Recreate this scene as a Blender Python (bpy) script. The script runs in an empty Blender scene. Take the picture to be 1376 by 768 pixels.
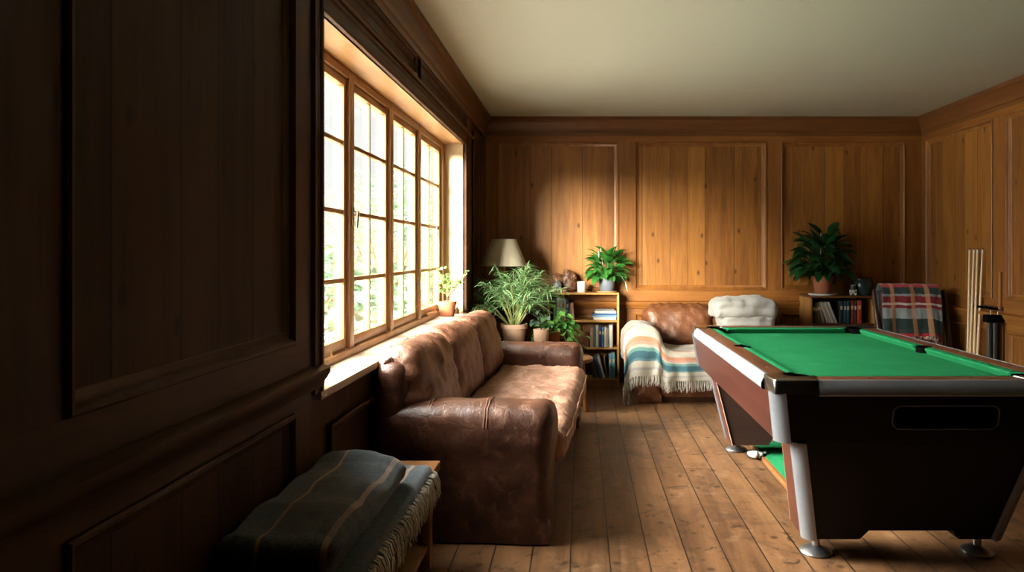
SKY, SUN, SUNANG, SUNDIR, EXPO = 2.1, 85.0, 20, (.50, .866, -.17), 0.0
GLOW, GLOWPOW, GLOWDIR = 180.0, 10.0, (.80, -.10, -.82)
GLOW2, GLOWPOW2, GLOWDIR2 = 16.0, 14.0, (.97, .22, -.20)
import bpy, bmesh, math, random
from mathutils import Vector, Matrix, noise, Euler
random.seed(7)
scn = bpy.context.scene
COL = scn.collection
R = math.radians
V = Vector

# ------------------------------------------------------------------ helpers
def link(o, parent=None):
    COL.objects.link(o)
    if parent is not None:
        o.parent = parent
    return o

def obj(name, bm, mat, parent=None, sharp=38, smooth=True, loc=None, rot=None):
    bmesh.ops.remove_doubles(bm, verts=bm.verts, dist=1e-6)
    bmesh.ops.recalc_face_normals(bm, faces=bm.faces)
    a = R(sharp)
    for f in bm.faces:
        f.smooth = smooth
    if smooth:
        for e in bm.edges:
            if len(e.link_faces) == 2:
                e.smooth = e.calc_face_angle(0) < a
    me = bpy.data.meshes.new(name)
    bm.to_mesh(me)
    bm.free()
    mats = mat if isinstance(mat, (list, tuple)) else [mat]
    for m in mats:
        me.materials.append(m)
    o = bpy.data.objects.new(name, me)
    link(o, parent)
    if loc: o.location = loc
    if rot: o.rotation_euler = rot
    return o

def tag(o, label=None, cat=None, group=None, kind=None):
    if label: o['label'] = label
    if cat: o['category'] = cat
    if group: o['group'] = group
    if kind: o['kind'] = kind
    return o

def thing(name, loc, label, cat, rz=0, group=None):
    o = bpy.data.objects.new(name, None)
    o.empty_display_size = 0.1
    link(o)
    o.location = loc
    o.rotation_euler = (0, 0, rz)
    return tag(o, label, cat, group)

def B():
    return bmesh.new()

def addmesh(bm, verts, faces):
    vs = [bm.verts.new(v) for v in verts]
    for f in faces:
        try:
            bm.faces.new([vs[i] for i in f])
        except ValueError:
            pass
    return vs

def box(bm, lo, hi, bev=0.0, M=None, seg=2):
    x0, y0, z0 = lo; x1, y1, z1 = hi
    t = bmesh.new()
    vs = [(x0,y0,z0),(x1,y0,z0),(x1,y1,z0),(x0,y1,z0),(x0,y0,z1),(x1,y0,z1),(x1,y1,z1),(x0,y1,z1)]
    addmesh(t, vs, [(0,3,2,1),(4,5,6,7),(0,1,5,4),(1,2,6,5),(2,3,7,6),(3,0,4,7)])
    if bev > 0:
        bmesh.ops.bevel(t, geom=list(t.edges), offset=bev, segments=seg, profile=0.5, affect='EDGES')
    merge(bm, t, M)

def merge(bm, t, M=None):
    t.verts.index_update()
    vs = [bm.verts.new(M @ v.co if M else v.co) for v in t.verts]
    for f in t.faces:
        try:
            nf = bm.faces.new([vs[v.index] for v in f.verts])
            nf.material_index = f.material_index
        except ValueError:
            pass
    t.free()

def rbox(bm, size, r, cell=0.04, fn=None, M=None, centre=(0,0,0)):
    """rounded box on a fine grid, optional deform fn(p, n)->p"""
    n = [max(4, int(round(s / cell))) for s in size]
    half = V(size) / 2
    rr = r if isinstance(r, (tuple, list)) else (r, r, r)
    rr = [min(rr[i], half[i] * 0.999) for i in range(3)]
    cache = {}
    t = bmesh.new()
    def vert(i, j, k):
        key = (i, j, k)
        if key in cache: return cache[key]
        p = V((2*i/n[0]-1, 2*j/n[1]-1, 2*k/n[2]-1))
        p = V((p.x*half.x, p.y*half.y, p.z*half.z))
        inner = V([max(-half[a]+rr[a], min(half[a]-rr[a], p[a])) for a in range(3)])
        d = V([(p[a]-inner[a])/rr[a] for a in range(3)])
        m = max(abs(d.x), abs(d.y), abs(d.z))
        if m > 1e-9 and d.length > 0:
            # spread evenly: map cube to sphere
            q = V([math.sin(max(-1, min(1, c)) * math.pi/4) / math.sin(math.pi/4) for c in d])
            q = q.normalized() * m
            nrm = V([q[a]/rr[a] for a in range(3)]).normalized()
            p = inner + V([q[a]*rr[a] for a in range(3)])
        else:
            nrm = V((0, 0, 1))
        if fn: p = fn(p, nrm)
        p = p + V(centre)
        cache[key] = t.verts.new(p)
        return cache[key]
    def quad(a, b, c, d):
        try: t.faces.new((vert(*a), vert(*b), vert(*c), vert(*d)))
        except ValueError: pass
    for i in range(n[0]):
        for j in range(n[1]):
            for k in (0, n[2]):
                quad((i,j,k),(i+1,j,k),(i+1,j+1,k),(i,j+1,k))
    for i in range(n[0]):
        for k in range(n[2]):
            for j in (0, n[1]):
                quad((i,j,k),(i+1,j,k),(i+1,j,k+1),(i,j,k+1))
    for j in range(n[1]):
        for k in range(n[2]):
            for i in (0, n[0]):
                quad((i,j,k),(i,j+1,k),(i,j+1,k+1),(i,j,k+1))
    merge(bm, t, M)

def tube(bm, pts, rad, n=8, cap=True, M=None):
    pts = [V(p) for p in pts]
    if not isinstance(rad, (list, tuple)): rad = [rad]*len(pts)
    t = bmesh.new()
    rings = []
    up = None
    for i, p in enumerate(pts):
        if i == 0: d = pts[1]-pts[0]
        elif i == len(pts)-1: d = pts[-1]-pts[-2]
        else: d = pts[i+1]-pts[i-1]
        d = d.normalized() if d.length > 1e-9 else V((0,0,1))
        if up is None:
            up = V((0,0,1)) if abs(d.z) < 0.9 else V((1,0,0))
        s = d.cross(up)
        if s.length < 1e-6: s = d.cross(V((1,0.2,0)))
        s.normalize(); u = s.cross(d).normalized(); up = u
        rings.append([t.verts.new(p + (s*math.cos(2*math.pi*k/n) + u*math.sin(2*math.pi*k/n))*rad[i]) for k in range(n)])
    for a, b in zip(rings, rings[1:]):
        for k in range(n):
            t.faces.new((a[k], a[(k+1)%n], b[(k+1)%n], b[k]))
    if cap:
        t.faces.new(rings[0][::-1]); t.faces.new(rings[-1])
    merge(bm, t, M)

def lathe(bm, prof, n=32, c=(0,0,0), M=None, wob=None):
    t = bmesh.new()
    rings = []
    for (r, z) in prof:
        if r < 1e-6:
            rings.append([t.verts.new((c[0], c[1], c[2]+z))])
        else:
            ring = []
            for k in range(n):
                a = 2*math.pi*k/n
                rr = r*(wob(a, z) if wob else 1)
                ring.append(t.verts.new((c[0]+rr*math.cos(a), c[1]+rr*math.sin(a), c[2]+z)))
            rings.append(ring)
    for a, b in zip(rings, rings[1:]):
        for k in range(n):
            if len(a) == 1 and len(b) == 1: continue
            if len(a) == 1: t.faces.new((a[0], b[(k+1)%n], b[k]))
            elif len(b) == 1: t.faces.new((a[k], a[(k+1)%n], b[0]))
            else: t.faces.new((a[k], a[(k+1)%n], b[(k+1)%n], b[k]))
    merge(bm, t, M)

def prism(bm, poly, z0, z1, bev=0.0, M=None):
    t = bmesh.new()
    a = [t.verts.new((x, y, z0)) for x, y in poly]
    b = [t.verts.new((x, y, z1)) for x, y in poly]
    n = len(poly)
    t.faces.new(a[::-1]); top = t.faces.new(b)
    for i in range(n):
        t.faces.new((a[i], a[(i+1)%n], b[(i+1)%n], b[i]))
    if bev > 0:
        bmesh.ops.bevel(t, geom=list(top.edges), offset=bev, segments=2, profile=0.5, affect='EDGES')
    merge(bm, t, M)

def slab(bm, quad, t):
    """quad of 4 points given a thickness t along its normal"""
    q = [V(p) for p in quad]
    nrm = (q[1]-q[0]).cross(q[3]-q[0]).normalized()
    vs = q + [p + nrm*t for p in q]
    addmesh(bm, vs, [(0,1,2,3),(7,6,5,4),(0,4,5,1),(1,5,6,2),(2,6,7,3),(3,7,4,0)])

def sweep(bm, prof, path, closed=False):
    """prof: list of (a,b); path: list of fns (a,b)->Vector"""
    rows = [[bm.verts.new(f(a, b)) for a, b in prof] for f in path]
    m = len(rows)
    rng = range(m) if closed else range(m-1)
    for i in rng:
        r0, r1 = rows[i], rows[(i+1) % m]
        for k in range(len(prof)-1):
            bm.faces.new((r0[k], r0[k+1], r1[k+1], r1[k]))
    return rows

def leaf(bm, p, d, L, W, droop=0.5, n=6, cup=0.18, roll=0.0, shape=0.9):
    p = V(p); d = V(d).normalized()
    side = d.cross(V((0,0,1)))
    if side.length < 1e-3: side = V((1,0,0))
    side.normalize()
    if roll: side = Matrix.Rotation(roll, 3, d) @ side
    prev = None
    step = L/n
    for i in range(n+1):
        s = i/n
        w = W*0.5*(math.sin(math.pi*min(1, s**shape))**0.85)
        if i == n: w = 0.0
        nu = side.cross(d).normalized()
        mid = bm.verts.new(p - nu*w*cup)
        if w < 1e-5:
            row = (mid, mid, mid)
        else:
            row = (bm.verts.new(p - side*w + nu*w*cup), mid, bm.verts.new(p + side*w + nu*w*cup))
        if prev:
            for a in (0, 1):
                q = []
                for v in (prev[a], prev[a+1], row[a+1], row[a]):
                    if v not in q: q.append(v)
                if len(q) > 2: bm.faces.new(q)
        prev = row
        p = p + d*step
        d = (d + V((0,0,-1))*droop/n).normalized()
        side = (side - d*side.dot(d)).normalized()

# ------------------------------------------------------------------ materials
class NT:
    def __init__(s, name):
        s.m = bpy.data.materials.new(name); s.m.use_nodes = True
        s.t = s.m.node_tree; s.t.nodes.clear()
        s.out = s.n('ShaderNodeOutputMaterial')
        s.b = s.n('ShaderNodeBsdfPrincipled')
        s.t.links.new(s.b.outputs[0], s.out.inputs[0])
    def n(s, typ, **kw):
        x = s.t.nodes.new(typ)
        for k, v in kw.items(): setattr(x, k, v)
        return x
    def l(s, a, b): s.t.links.new(a, b)
    def put(s, sock, v):
        if isinstance(v, bpy.types.NodeSocket): s.l(v, sock)
        else: sock.default_value = v
    def math(s, op, a, b=0.0, clamp=False):
        x = s.n('ShaderNodeMath', operation=op, use_clamp=clamp)
        s.put(x.inputs[0], a); s.put(x.inputs[1], b)
        return x.outputs[0]
    def mix(s, f, a, b, mode='MIX'):
        x = s.n('ShaderNodeMix', data_type='RGBA', blend_type=mode)
        s.put(x.inputs[0], f)
        for i, c in ((6, a), (7, b)):
            s.put(x.inputs[i], c if isinstance(c, bpy.types.NodeSocket) else (*c, 1) if len(c) == 3 else c)
        return x.outputs[2]
    def ramp(s, f, stops, const=False):
        x = s.n('ShaderNodeValToRGB')
        cr = x.color_ramp
        cr.interpolation = 'CONSTANT' if const else 'LINEAR'
        while len(cr.elements) < len(stops): cr.elements.new(0.5)
        for e, (p, c) in zip(cr.elements, stops):
            e.position = p
            e.color = (c, c, c, 1) if isinstance(c, (int, float)) else (*c, 1)
        s.put(x.inputs[0], f)
        return x.outputs[0]
    def coord(s, which='Object', scale=(1,1,1), loc=(0,0,0)):
        tc = s.n('ShaderNodeTexCoord')
        mp = s.n('ShaderNodeMapping')
        mp.inputs['Scale'].default_value = scale; mp.inputs['Location'].default_value = loc
        s.l(tc.outputs[which], mp.inputs[0])
        return mp.outputs[0]
    def noise(s, vec, scale=5, detail=4, rough=0.55, dist=0.0):
        x = s.n('ShaderNodeTexNoise')
        s.l(vec, x.inputs['Vector'])
        x.inputs['Scale'].default_value = scale; x.inputs['Detail'].default_value = detail
        x.inputs['Roughness'].default_value = rough; x.inputs['Distortion'].default_value = dist
        return x.outputs['Fac']
    def bump(s, h, strength=0.3, dist=0.01, prev=None):
        x = s.n('ShaderNodeBump')
        x.inputs['Strength'].default_value = strength; x.inputs['Distance'].default_value = dist
        s.l(h, x.inputs['Height'])
        if prev is not None: s.l(prev, x.inputs['Normal'])
        return x.outputs[0]
    def set(s, color=None, rough=None, metal=None, normal=None, spec=None, **kw):
        b = s.b.inputs
        if color is not None: s.put(b['Base Color'], color if isinstance(color, bpy.types.NodeSocket) else (*color, 1))
        if rough is not None: s.put(b['Roughness'], rough)
        if metal is not None: s.put(b['Metallic'], metal)
        if spec is not None: s.put(b['Specular IOR Level'], spec)
        if normal is not None: s.l(normal, b['Normal'])
        for k, v in kw.items(): s.put(b[k.replace('_', ' ')], v)
        return s.m

def simple(name, color, rough=0.5, metal=0.0, spec=0.5, nscale=0, namt=0.15, bump=0.0, bscale=60):
    t = NT(name)
    c = color
    vec = t.coord('Object')
    if nscale:
        f = t.noise(vec, nscale, 4)
        c = t.mix(f, tuple(x*(1-namt) for x in color), tuple(min(1, x*(1+namt)) for x in color))
    nrm = t.bump(t.noise(vec, bscale, 3), bump, 0.005) if bump else None
    return t.set(c, rough, metal, nrm, spec)

def wood(name, grain='Z', dark=(.30,.105,.022), light=(.50,.21,.055), plank=0.0, rough=0.42, knots=0.0, stretch=9, sc=1.0, bump=0.12, spec=0.4):
    t = NT(name)
    tc = t.n('ShaderNodeTexCoord')
    sep = t.n('ShaderNodeSeparateXYZ'); t.l(tc.outputs['Object'], sep.inputs[0])
    x, y, z = sep.outputs
    if grain == 'Z': along, across, third = z, t.math('ADD', x, y), t.math('SUBTRACT', x, y)
    elif grain == 'X': along, across, third = x, z, y
    else: along, across, third = y, z, x
    if plank:
        # plank number from uneven widths
        q = t.math('DIVIDE', across, plank)
        w = t.math('MULTIPLY', t.math('SINE', t.math('MULTIPLY', q, 1.7)), 0.22)
        q = t.math('ADD', q, w)
        fl = t.math('FLOOR', q)
        fr = t.math('SUBTRACT', q, fl)
        wn = t.n('ShaderNodeTexWhiteNoise', noise_dimensions='1D'); t.l(fl, wn.inputs['W'])
        idv = wn.outputs['Value']
        joint = t.math('LESS_THAN', t.math('MINIMUM', fr, t.math('SUBTRACT', 1.0, fr)), 0.010)
    comb = t.n('ShaderNodeCombineXYZ')
    t.l(t.math('MULTIPLY', along, 1.0/stretch*4), comb.inputs[0])
    t.l(t.math('MULTIPLY', across, 4.0), comb.inputs[1])
    t.l(t.math('MULTIPLY', third, 4.0), comb.inputs[2])
    vec = comb.outputs[0]
    if plank:
        ad = t.n('ShaderNodeVectorMath', operation='ADD')
        c2 = t.n('ShaderNodeCombineXYZ')
        t.l(t.math('MULTIPLY', idv, 37.0), c2.inputs[0]); t.l(t.math('MULTIPLY', idv, 11.0), c2.inputs[2])
        t.l(vec, ad.inputs[0]); t.l(c2.outputs[0], ad.inputs[1]); vec = ad.outputs[0]
    n1 = t.noise(vec, 2.2*sc, 5, 0.6, 0.6)
    n2 = t.noise(vec, 11*sc, 4, 0.6, 0.3)
    f = t.math('ADD', t.math('MULTIPLY', n1, 0.75), t.math('MULTIPLY', n2, 0.35))
    if plank: f = t.math('ADD', f, t.math('MULTIPLY', t.math('SUBTRACT', idv, 0.5), 0.26))
    f = t.ramp(f, [(0.30, 0.0), (0.78, 1.0)])
    col = t.mix(f, dark, light)
    if knots:
        kv = t.n('ShaderNodeCombineXYZ')
        t.l(t.math('MULTIPLY', along, 2.3), kv.inputs[0]); t.l(t.math('MULTIPLY', across, 4.2), kv.inputs[1])
        vo = t.n('ShaderNodeTexVoronoi', voronoi_dimensions='2D'); vo.inputs['Scale'].default_value = 1.0
        t.l(kv.outputs[0], vo.inputs['Vector'])
        k = t.ramp(vo.outputs['Distance'], [(0.0, knots), (0.03, knots*0.8), (0.085, 0.0)])
        sepc = t.n('ShaderNodeSeparateColor'); t.l(vo.outputs['Color'], sepc.inputs[0])
        k = t.math('MULTIPLY', k, t.math('GREATER_THAN', sepc.outputs[0], 0.5))
        col = t.mix(k, col, tuple(c*0.25 for c in dark))
    if plank: col = t.mix(t.math('MULTIPLY', joint, 0.8), col, tuple(c*0.22 for c in dark))
    nrm = t.bump(n2, bump, 0.004)
    return t.set(col, rough, 0, nrm, spec)

M = {}
M['pan'] = wood('panel_wood', 'Z', (.14,.044,.008), (.38,.155,.030), plank=0.235, knots=0.9, rough=0.45)
M['stile'] = wood('stile_wood', 'Z', (.15,.046,.009), (.32,.125,.025), rough=0.42, stretch=12)
M['railx'] = wood('rail_wood_x', 'X', (.15,.046,.009), (.32,.125,.025), rough=0.42, stretch=12)
M['raily'] = wood('rail_wood_y', 'Y', (.15,.046,.009), (.32,.125,.025), rough=0.42, stretch=12)
M['dkx'] = wood('cornice_wood_x', 'X', (.085,.028,.008), (.19,.068,.017), rough=0.4, stretch=12)
M['dky'] = wood('cornice_wood_y', 'Y', (.085,.028,.008), (.19,.068,.017), rough=0.4, stretch=12)
M['panL'] = wood('shaded_panel_wood', 'Z', (.034,.012,.004), (.085,.032,.009), plank=0.25, knots=0.7, rough=0.6, spec=.15)  # panel wood darkened, the left wall's shade is put into the colour
M['stileL'] = wood('shaded_stile_wood', 'Z', (.045,.016,.005), (.10,.038,.011), rough=0.55, stretch=12, spec=.2)  # stiles darkened the same way, shade in the colour
M['railL'] = wood('shaded_rail_wood', 'Y', (.045,.016,.005), (.10,.038,.011), rough=0.55, stretch=12, spec=.2)  # rails darkened the same way, shade in the colour
M['win'] = wood('window_wood', 'Z', (.27,.125,.045), (.44,.235,.10), rough=0.35, stretch=12)
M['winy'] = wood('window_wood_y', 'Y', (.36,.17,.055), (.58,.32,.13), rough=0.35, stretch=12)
M['sill'] = wood('lit_sill_wood_y', 'Y', (.52,.38,.25), (.74,.60,.44), rough=0.4, stretch=12)  # honey wood paled, strong window light is put into the colour
M['lining'] = wood('lit_lining_wood', 'Z', (.55,.38,.21), (.72,.54,.34), rough=0.4, stretch=12)  # same wood paled to stand for the overlit side reveals
M['case'] = wood('bookcase_wood', 'Z', (.36,.17,.045), (.56,.29,.085), rough=0.45, stretch=10)
M['casex'] = wood('bookcase_wood_x', 'X', (.36,.17,.045), (.56,.29,.085), rough=0.45, stretch=10)
M['caseback'] = wood('bookcase_back_wood', 'Z', (.22,.09,.03), (.34,.15,.05), rough=0.55)
M['bench'] = wood('bench_wood', 'Y', (.16,.06,.02), (.40,.18,.06), rough=0.45, sc=1.3)
M['stool'] = wood('stool_wood', 'Z', (.18,.065,.018), (.36,.15,.045), rough=0.4)
M['darkwood'] = wood('dark_wood', 'Z', (.03,.012,.007), (.075,.028,.014), rough=0.35)
M['laminate'] = wood('table_laminate', 'Y', (.034,.010,.007), (.105,.030,.019), rough=0.32, stretch=14, sc=1.2, bump=0.02)
M['laminz'] = wood('pedestal_laminate', 'Y', (.050,.014,.009), (.115,.034,.021), rough=0.32, stretch=14, sc=1.2, bump=0.02)
M['railtop'] = wood('rail_top_laminate', 'Y', (.085,.030,.015), (.18,.065,.030), rough=0.3, stretch=14, bump=0.02)
M['tableend'] = simple('table_end_black', (.006,.005,.005), 0.5, spec=.15)
M['tabledk'] = wood('table_inner_dark', 'X', (.035,.016,.010), (.06,.026,.016), rough=0.5)
M['alu'] = simple('brushed_aluminium', (.27,.27,.28), 0.5, 0.3, nscale=40, namt=.1)
M['chrome'] = simple('chrome', (.43,.40,.34), 0.22, 1.0)
M['steel'] = simple('dull_steel', (.42,.41,.40), 0.35, 1.0, nscale=20)
M['black'] = simple('black_plastic', (.004,.004,.004), 0.9, spec=.0)
M['plate'] = simple('plate_outline_grey', (.16,.16,.16), 0.4)

def baize():
    t = NT('green_baize')
    v = t.coord('Object')
    n = t.noise(v, 3.5, 5, 0.6, 0.4); f = t.noise(v, 420, 2)
    c = t.mix(n, (.010,.150,.047), (.028,.245,.095))
    c = t.mix(t.ramp(t.noise(v, 9, 3), [(0.62, 0.0), (0.75, 0.35)]), c, (.06,.31,.14))
    return t.set(c, 0.95, 0, t.bump(f, 0.25, 0.002), 0.03)
M['baize'] = baize()

def leather(name, dk, lt, wear, rough=0.36, bump=0.35):
    t = NT(name)
    v = t.coord('Object')
    n1 = t.noise(v, 4.5, 5, 0.62, 0.8); n2 = t.noise(v, 14, 4, 0.6, 0.5)
    c = t.mix(t.ramp(n1, [(0.3, 0.0), (0.7, 1.0)]), dk, lt)
    c = t.mix(t.ramp(n2, [(0.52, 0.0), (0.74, 0.6)]), c, wear)
    # fine creases
    wv = t.n('ShaderNodeTexVoronoi', feature='DISTANCE_TO_EDGE'); wv.inputs['Scale'].default_value = 16
    wp = t.n('ShaderNodeMix', data_type='RGBA'); wp.inputs[0].default_value = 0.14
    nz = t.n('ShaderNodeTexNoise'); nz.inputs['Scale'].default_value = 6; t.l(v, nz.inputs['Vector'])
    t.l(v, wp.inputs[6]); t.l(nz.outputs['Color'], wp.inputs[7]); t.l(wp.outputs[2], wv.inputs['Vector'])
    crease = t.ramp(wv.outputs['Distance'], [(0.0, 0.0), (0.06, 1.0)])
    gr = t.noise(v, 170, 3)
    b1 = t.bump(crease, bump*0.4, 0.006)
    b2 = t.bump(t.noise(v, 22, 5, 0.65, 1.2), bump, 0.012, b1)
    b3 = t.bump(gr, 0.12, 0.002, b2)
    return t.set(c, t.math('ADD', t.math('MULTIPLY', n2, 0.25), rough-0.1), 0, b3, 0.5)
M['leather'] = leather('shaded_brown_leather', (.034,.0115,.006), (.105,.038,.018), (.22,.10,.058), .36)  # darkened, shade on the sofa front is put into the colour
M['backleather'] = leather('lit_cushion_leather', (.085,.031,.015), (.20,.080,.040), (.34,.17,.10), .38, .5)  # same leather lightened, stands for light on the cushion faces
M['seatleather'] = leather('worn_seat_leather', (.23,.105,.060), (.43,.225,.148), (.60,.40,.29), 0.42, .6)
M['tanleather'] = leather('tan_leather', (.10,.032,.013), (.20,.072,.030), (.30,.13,.065))
M['piping'] = simple('leather_piping', (.42,.22,.13), 0.45)
M['seam'] = simple('leather_seam', (.16,.075,.045), 0.5)

def fabric(name, color, amt=0.25, sc=30, bump=0.5, rough=0.95):
    t = NT(name); v = t.coord('Object')
    c = t.mix(t.noise(v, sc, 5, 0.65), tuple(x*(1-amt) for x in color), tuple(min(1, x*(1+amt)) for x in color))
    b = t.bump(t.noise(v, 260, 3), bump, 0.003)
    return t.set(c, rough, 0, b, 0.15, Sheen_Weight=0.3)

def banded(name, vstops, ustops=None, ucol=None, umix=0.55, wool=0.2):
    """bands across V, optional coloured lines along U mask, both in UV space"""
    t = NT(name)
    tc = t.n('ShaderNodeTexCoord'); sep = t.n('ShaderNodeSeparateXYZ'); t.l(tc.outputs['UV'], sep.inputs[0])
    ov = tc.outputs['Object']
    wob = t.math('MULTIPLY', t.math('SUBTRACT', t.noise(ov, 30, 3), 0.5), 0.012)
    c = t.ramp(t.math('ADD', sep.outputs[1], wob), vstops, True)
    if ustops:
        m = t.ramp(t.math('ADD', sep.outputs[0], wob), ustops, True)
        c = t.mix(t.math('MULTIPLY', m, umix), c, ucol)
    n = t.noise(ov, 60, 4, 0.7)
    c = t.mix(wool, c, t.mix(n, (.03,.03,.03), (1,1,1)), 'OVERLAY')
    b = t.bump(t.noise(ov, 240, 3), 0.5, 0.003)
    return t.set(c, 0.95, 0, b, 0.1, Sheen_Weight=0.25)

M['ceil'] = simple('ceiling_plaster', (.57,.545,.425), 0.9, nscale=1.2, namt=.04, bump=0.15, bscale=35)
M['terra'] = simple('terracotta', (.46,.16,.075), 0.8, nscale=14, namt=.2, bump=.1)
M['paleterra'] = simple('pale_terracotta', (.55,.34,.24), 0.8, nscale=14, namt=.15, bump=.1)
M['greypot'] = simple('grey_glazed_pot', (.14,.155,.185), 0.45, nscale=10, namt=.06)
M['saucer'] = simple('cork_saucer', (.42,.22,.10), 0.7)
M['whitepot'] = simple('white_ceramic', (.74,.71,.66), 0.4, nscale=25, namt=.1)
M['soil'] = simple('potting_soil', (.035,.022,.014), 0.95, nscale=60, namt=.5, bump=.8, bscale=90)
def leafmat(name, dk, lt, rough=0.4, trans=0.25, sc=8):
    t = NT(name); v = t.coord('Object')
    c = t.mix(t.ramp(t.noise(v, sc, 3), [(0.3, 0.0), (0.7, 1.0)]), dk, lt)
    t.set(c, rough, 0, None, 0.4)
    tr = t.n('ShaderNodeBsdfTranslucent'); t.l(c, tr.inputs['Color'])
    mx = t.n('ShaderNodeMixShader'); mx.inputs[0].default_value = trans
    t.l(t.b.outputs[0], mx.inputs[1]); t.l(tr.outputs[0], mx.inputs[2]); t.l(mx.outputs[0], t.out.inputs[0])
    return t.m
M['lily'] = leafmat('peace_lily_leaf', (.018,.12,.020), (.07,.27,.045), 0.35)
M['lilydk'] = leafmat('dark_peace_lily_leaf', (.008,.045,.014), (.025,.12,.03), 0.32, 0.15)
M['palm'] = leafmat('palm_leaf', (.07,.20,.06), (.34,.50,.24), 0.45, 0.3, 14)
M['palmstem'] = leafmat('palm_stem', (.28,.34,.09), (.48,.46,.18), 0.5, 0.15)
M['pothos'] = leafmat('pothos_leaf', (.05,.22,.04), (.22,.46,.11), 0.35, 0.3)
M['jade'] = leafmat('sill_plant_leaf', (.22,.42,.10), (.46,.66,.26), 0.4, 0.3, 30)
M['fern'] = leafmat('dark_round_leaf', (.03,.08,.05), (.12,.18,.13), 0.4, 0.2, 20)
M['twig'] = simple('twig_bark', (.25,.17,.09), 0.8)
M['spathe'] = simple('cream_spathe', (.80,.74,.55), 0.5)
M['shrub'] = leafmat('garden_leaf', (.075,.13,.075), (.19,.27,.17), 0.6, 0.4, 3)
def shade():
    t = NT('lamp_shade_fabric'); v = t.coord('Object')
    c = t.mix(t.noise(v, 90, 3), (.60,.53,.40), (.70,.63,.49))
    t.set(c, 0.9)
    tr = t.n('ShaderNodeBsdfTranslucent'); t.l(c, tr.inputs['Color'])
    mx = t.n('ShaderNodeMixShader'); mx.inputs[0].default_value = 0.35
    t.l(t.b.outputs[0], mx.inputs[1]); t.l(tr.outputs[0], mx.inputs[2]); t.l(mx.outputs[0], t.out.inputs[0])
    return t.m
M['shade'] = shade()
M['brass'] = simple('aged_brass', (.45,.28,.10), 0.35, 1.0)
def glass():
    t = NT('window_glass')
    tr = t.n('ShaderNodeBsdfTransparent'); tr.inputs[0].default_value = (.96,.98,.96,1)
    gl = t.n('ShaderNodeBsdfGlossy'); gl.inputs['Roughness'].default_value = 0.02
    fr = t.n('ShaderNodeFresnel'); fr.inputs[0].default_value = 1.45
    mx = t.n('ShaderNodeMixShader')
    t.l(t.math('MULTIPLY', fr.outputs[0], 0.6), mx.inputs[0]); t.l(tr.outputs[0], mx.inputs[1]); t.l(gl.outputs[0], mx.inputs[2])
    t.l(mx.outputs[0], t.out.inputs[0])
    return t.m
M['glass'] = glass()
M['lawn'] = simple('pale_gravel', (.80,.78,.72), 0.9, nscale=3, namt=.3)

def floormat():
    t = NT('old_floorboards')
    tc = t.n('ShaderNodeTexCoord'); sep = t.n('ShaderNodeSeparateXYZ'); t.l(tc.outputs['Object'], sep.inputs[0])
    x, y, z = sep.outputs
    sw = t.n('ShaderNodeCombineXYZ'); t.l(t.math('ADD', y, 0.5), sw.inputs[0]); t.l(t.math('ADD', x, 0.045), sw.inputs[1])
    br = t.n('ShaderNodeTexBrick'); t.l(sw.outputs[0], br.inputs['Vector'])
    br.offset = 0.37; br.offset_frequency = 2
    br.inputs['Scale'].default_value = 1.0
    br.inputs['Brick Width'].default_value = 3.1; br.inputs['Row Height'].default_value = 0.178
    br.inputs['Mortar Size'].default_value = 0.0036; br.inputs['Mortar Smooth'].default_value = 0.3
    br.inputs['Color1'].default_value = (0,0,0,1); br.inputs['Color2'].default_value = (1,1,1,1)
    br.inputs['Mortar'].default_value = (.5,.5,.5,1)
    pid = br.outputs['Color']; gap = br.outputs['Fac']
    pv = t.n('ShaderNodeSeparateColor'); t.l(pid, pv.inputs[0]); pv = pv.outputs[0]
    gv = t.n('ShaderNodeCombineXYZ')
    t.l(t.math('ADD', t.math('MULTIPLY', y, 0.35), t.math('MULTIPLY', pv, 19.0)), gv.inputs[0])
    t.l(t.math('MULTIPLY', x, 4.0), gv.inputs[1]); t.l(t.math('MULTIPLY', pv, 7.0), gv.inputs[2])
    n1 = t.noise(gv.outputs[0], 2.6, 5, 0.6, 0.9); n2 = t.noise(gv.outputs[0], 14, 4, 0.65, 0.3)
    f = t.math('ADD', t.math('ADD', t.math('MULTIPLY', n1, 0.7), t.math('MULTIPLY', n2, 0.4)), t.math('MULTIPLY', t.math('SUBTRACT', pv, 0.5), 0.2))
    c = t.mix(t.ramp(f, [(0.28, 0.0), (0.75, 1.0)]), (.075,.032,.013), (.275,.128,.052))
    ov = tc.outputs['Object']
    st = t.noise(ov, 2.4, 6, 0.7, 1.0)
    c = t.mix(t.ramp(st, [(0.50, 0.0), (0.66, 0.70)]), c, (.06,.028,.014))
    sp = t.noise(ov, 11, 5, 0.7, 0.6)
    c = t.mix(t.ramp(sp, [(0.57, 0.0), (0.66, 0.85)]), c, (.035,.018,.010))
    pl = t.noise(ov, 5, 5, 0.7, 0.5)
    c = t.mix(t.ramp(pl, [(0.55, 0.0), (0.75, 0.5)]), c, (.42,.25,.13))
    vo = t.n('ShaderNodeTexVoronoi', voronoi_dimensions='2D'); vo.inputs['Scale'].default_value = 2.6; t.l(ov, vo.inputs['Vector'])
    c = t.mix(t.ramp(vo.outputs['Distance'], [(0.0, 0.85), (0.035, 0.6), (0.06, 0.0)]), c, (.02,.010,.006))
    c = t.mix(gap, c, (.012,.007,.004))
    h = t.math('SUBTRACT', t.math('MULTIPLY', n2, 0.25), gap)
    rg = t.math('ADD', t.math('MULTIPLY', n2, 0.28), 0.30)
    return t.set(c, rg, 0, t.bump(h, 0.5, 0.004), 0.45)
M['floor'] = floormat()

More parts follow.
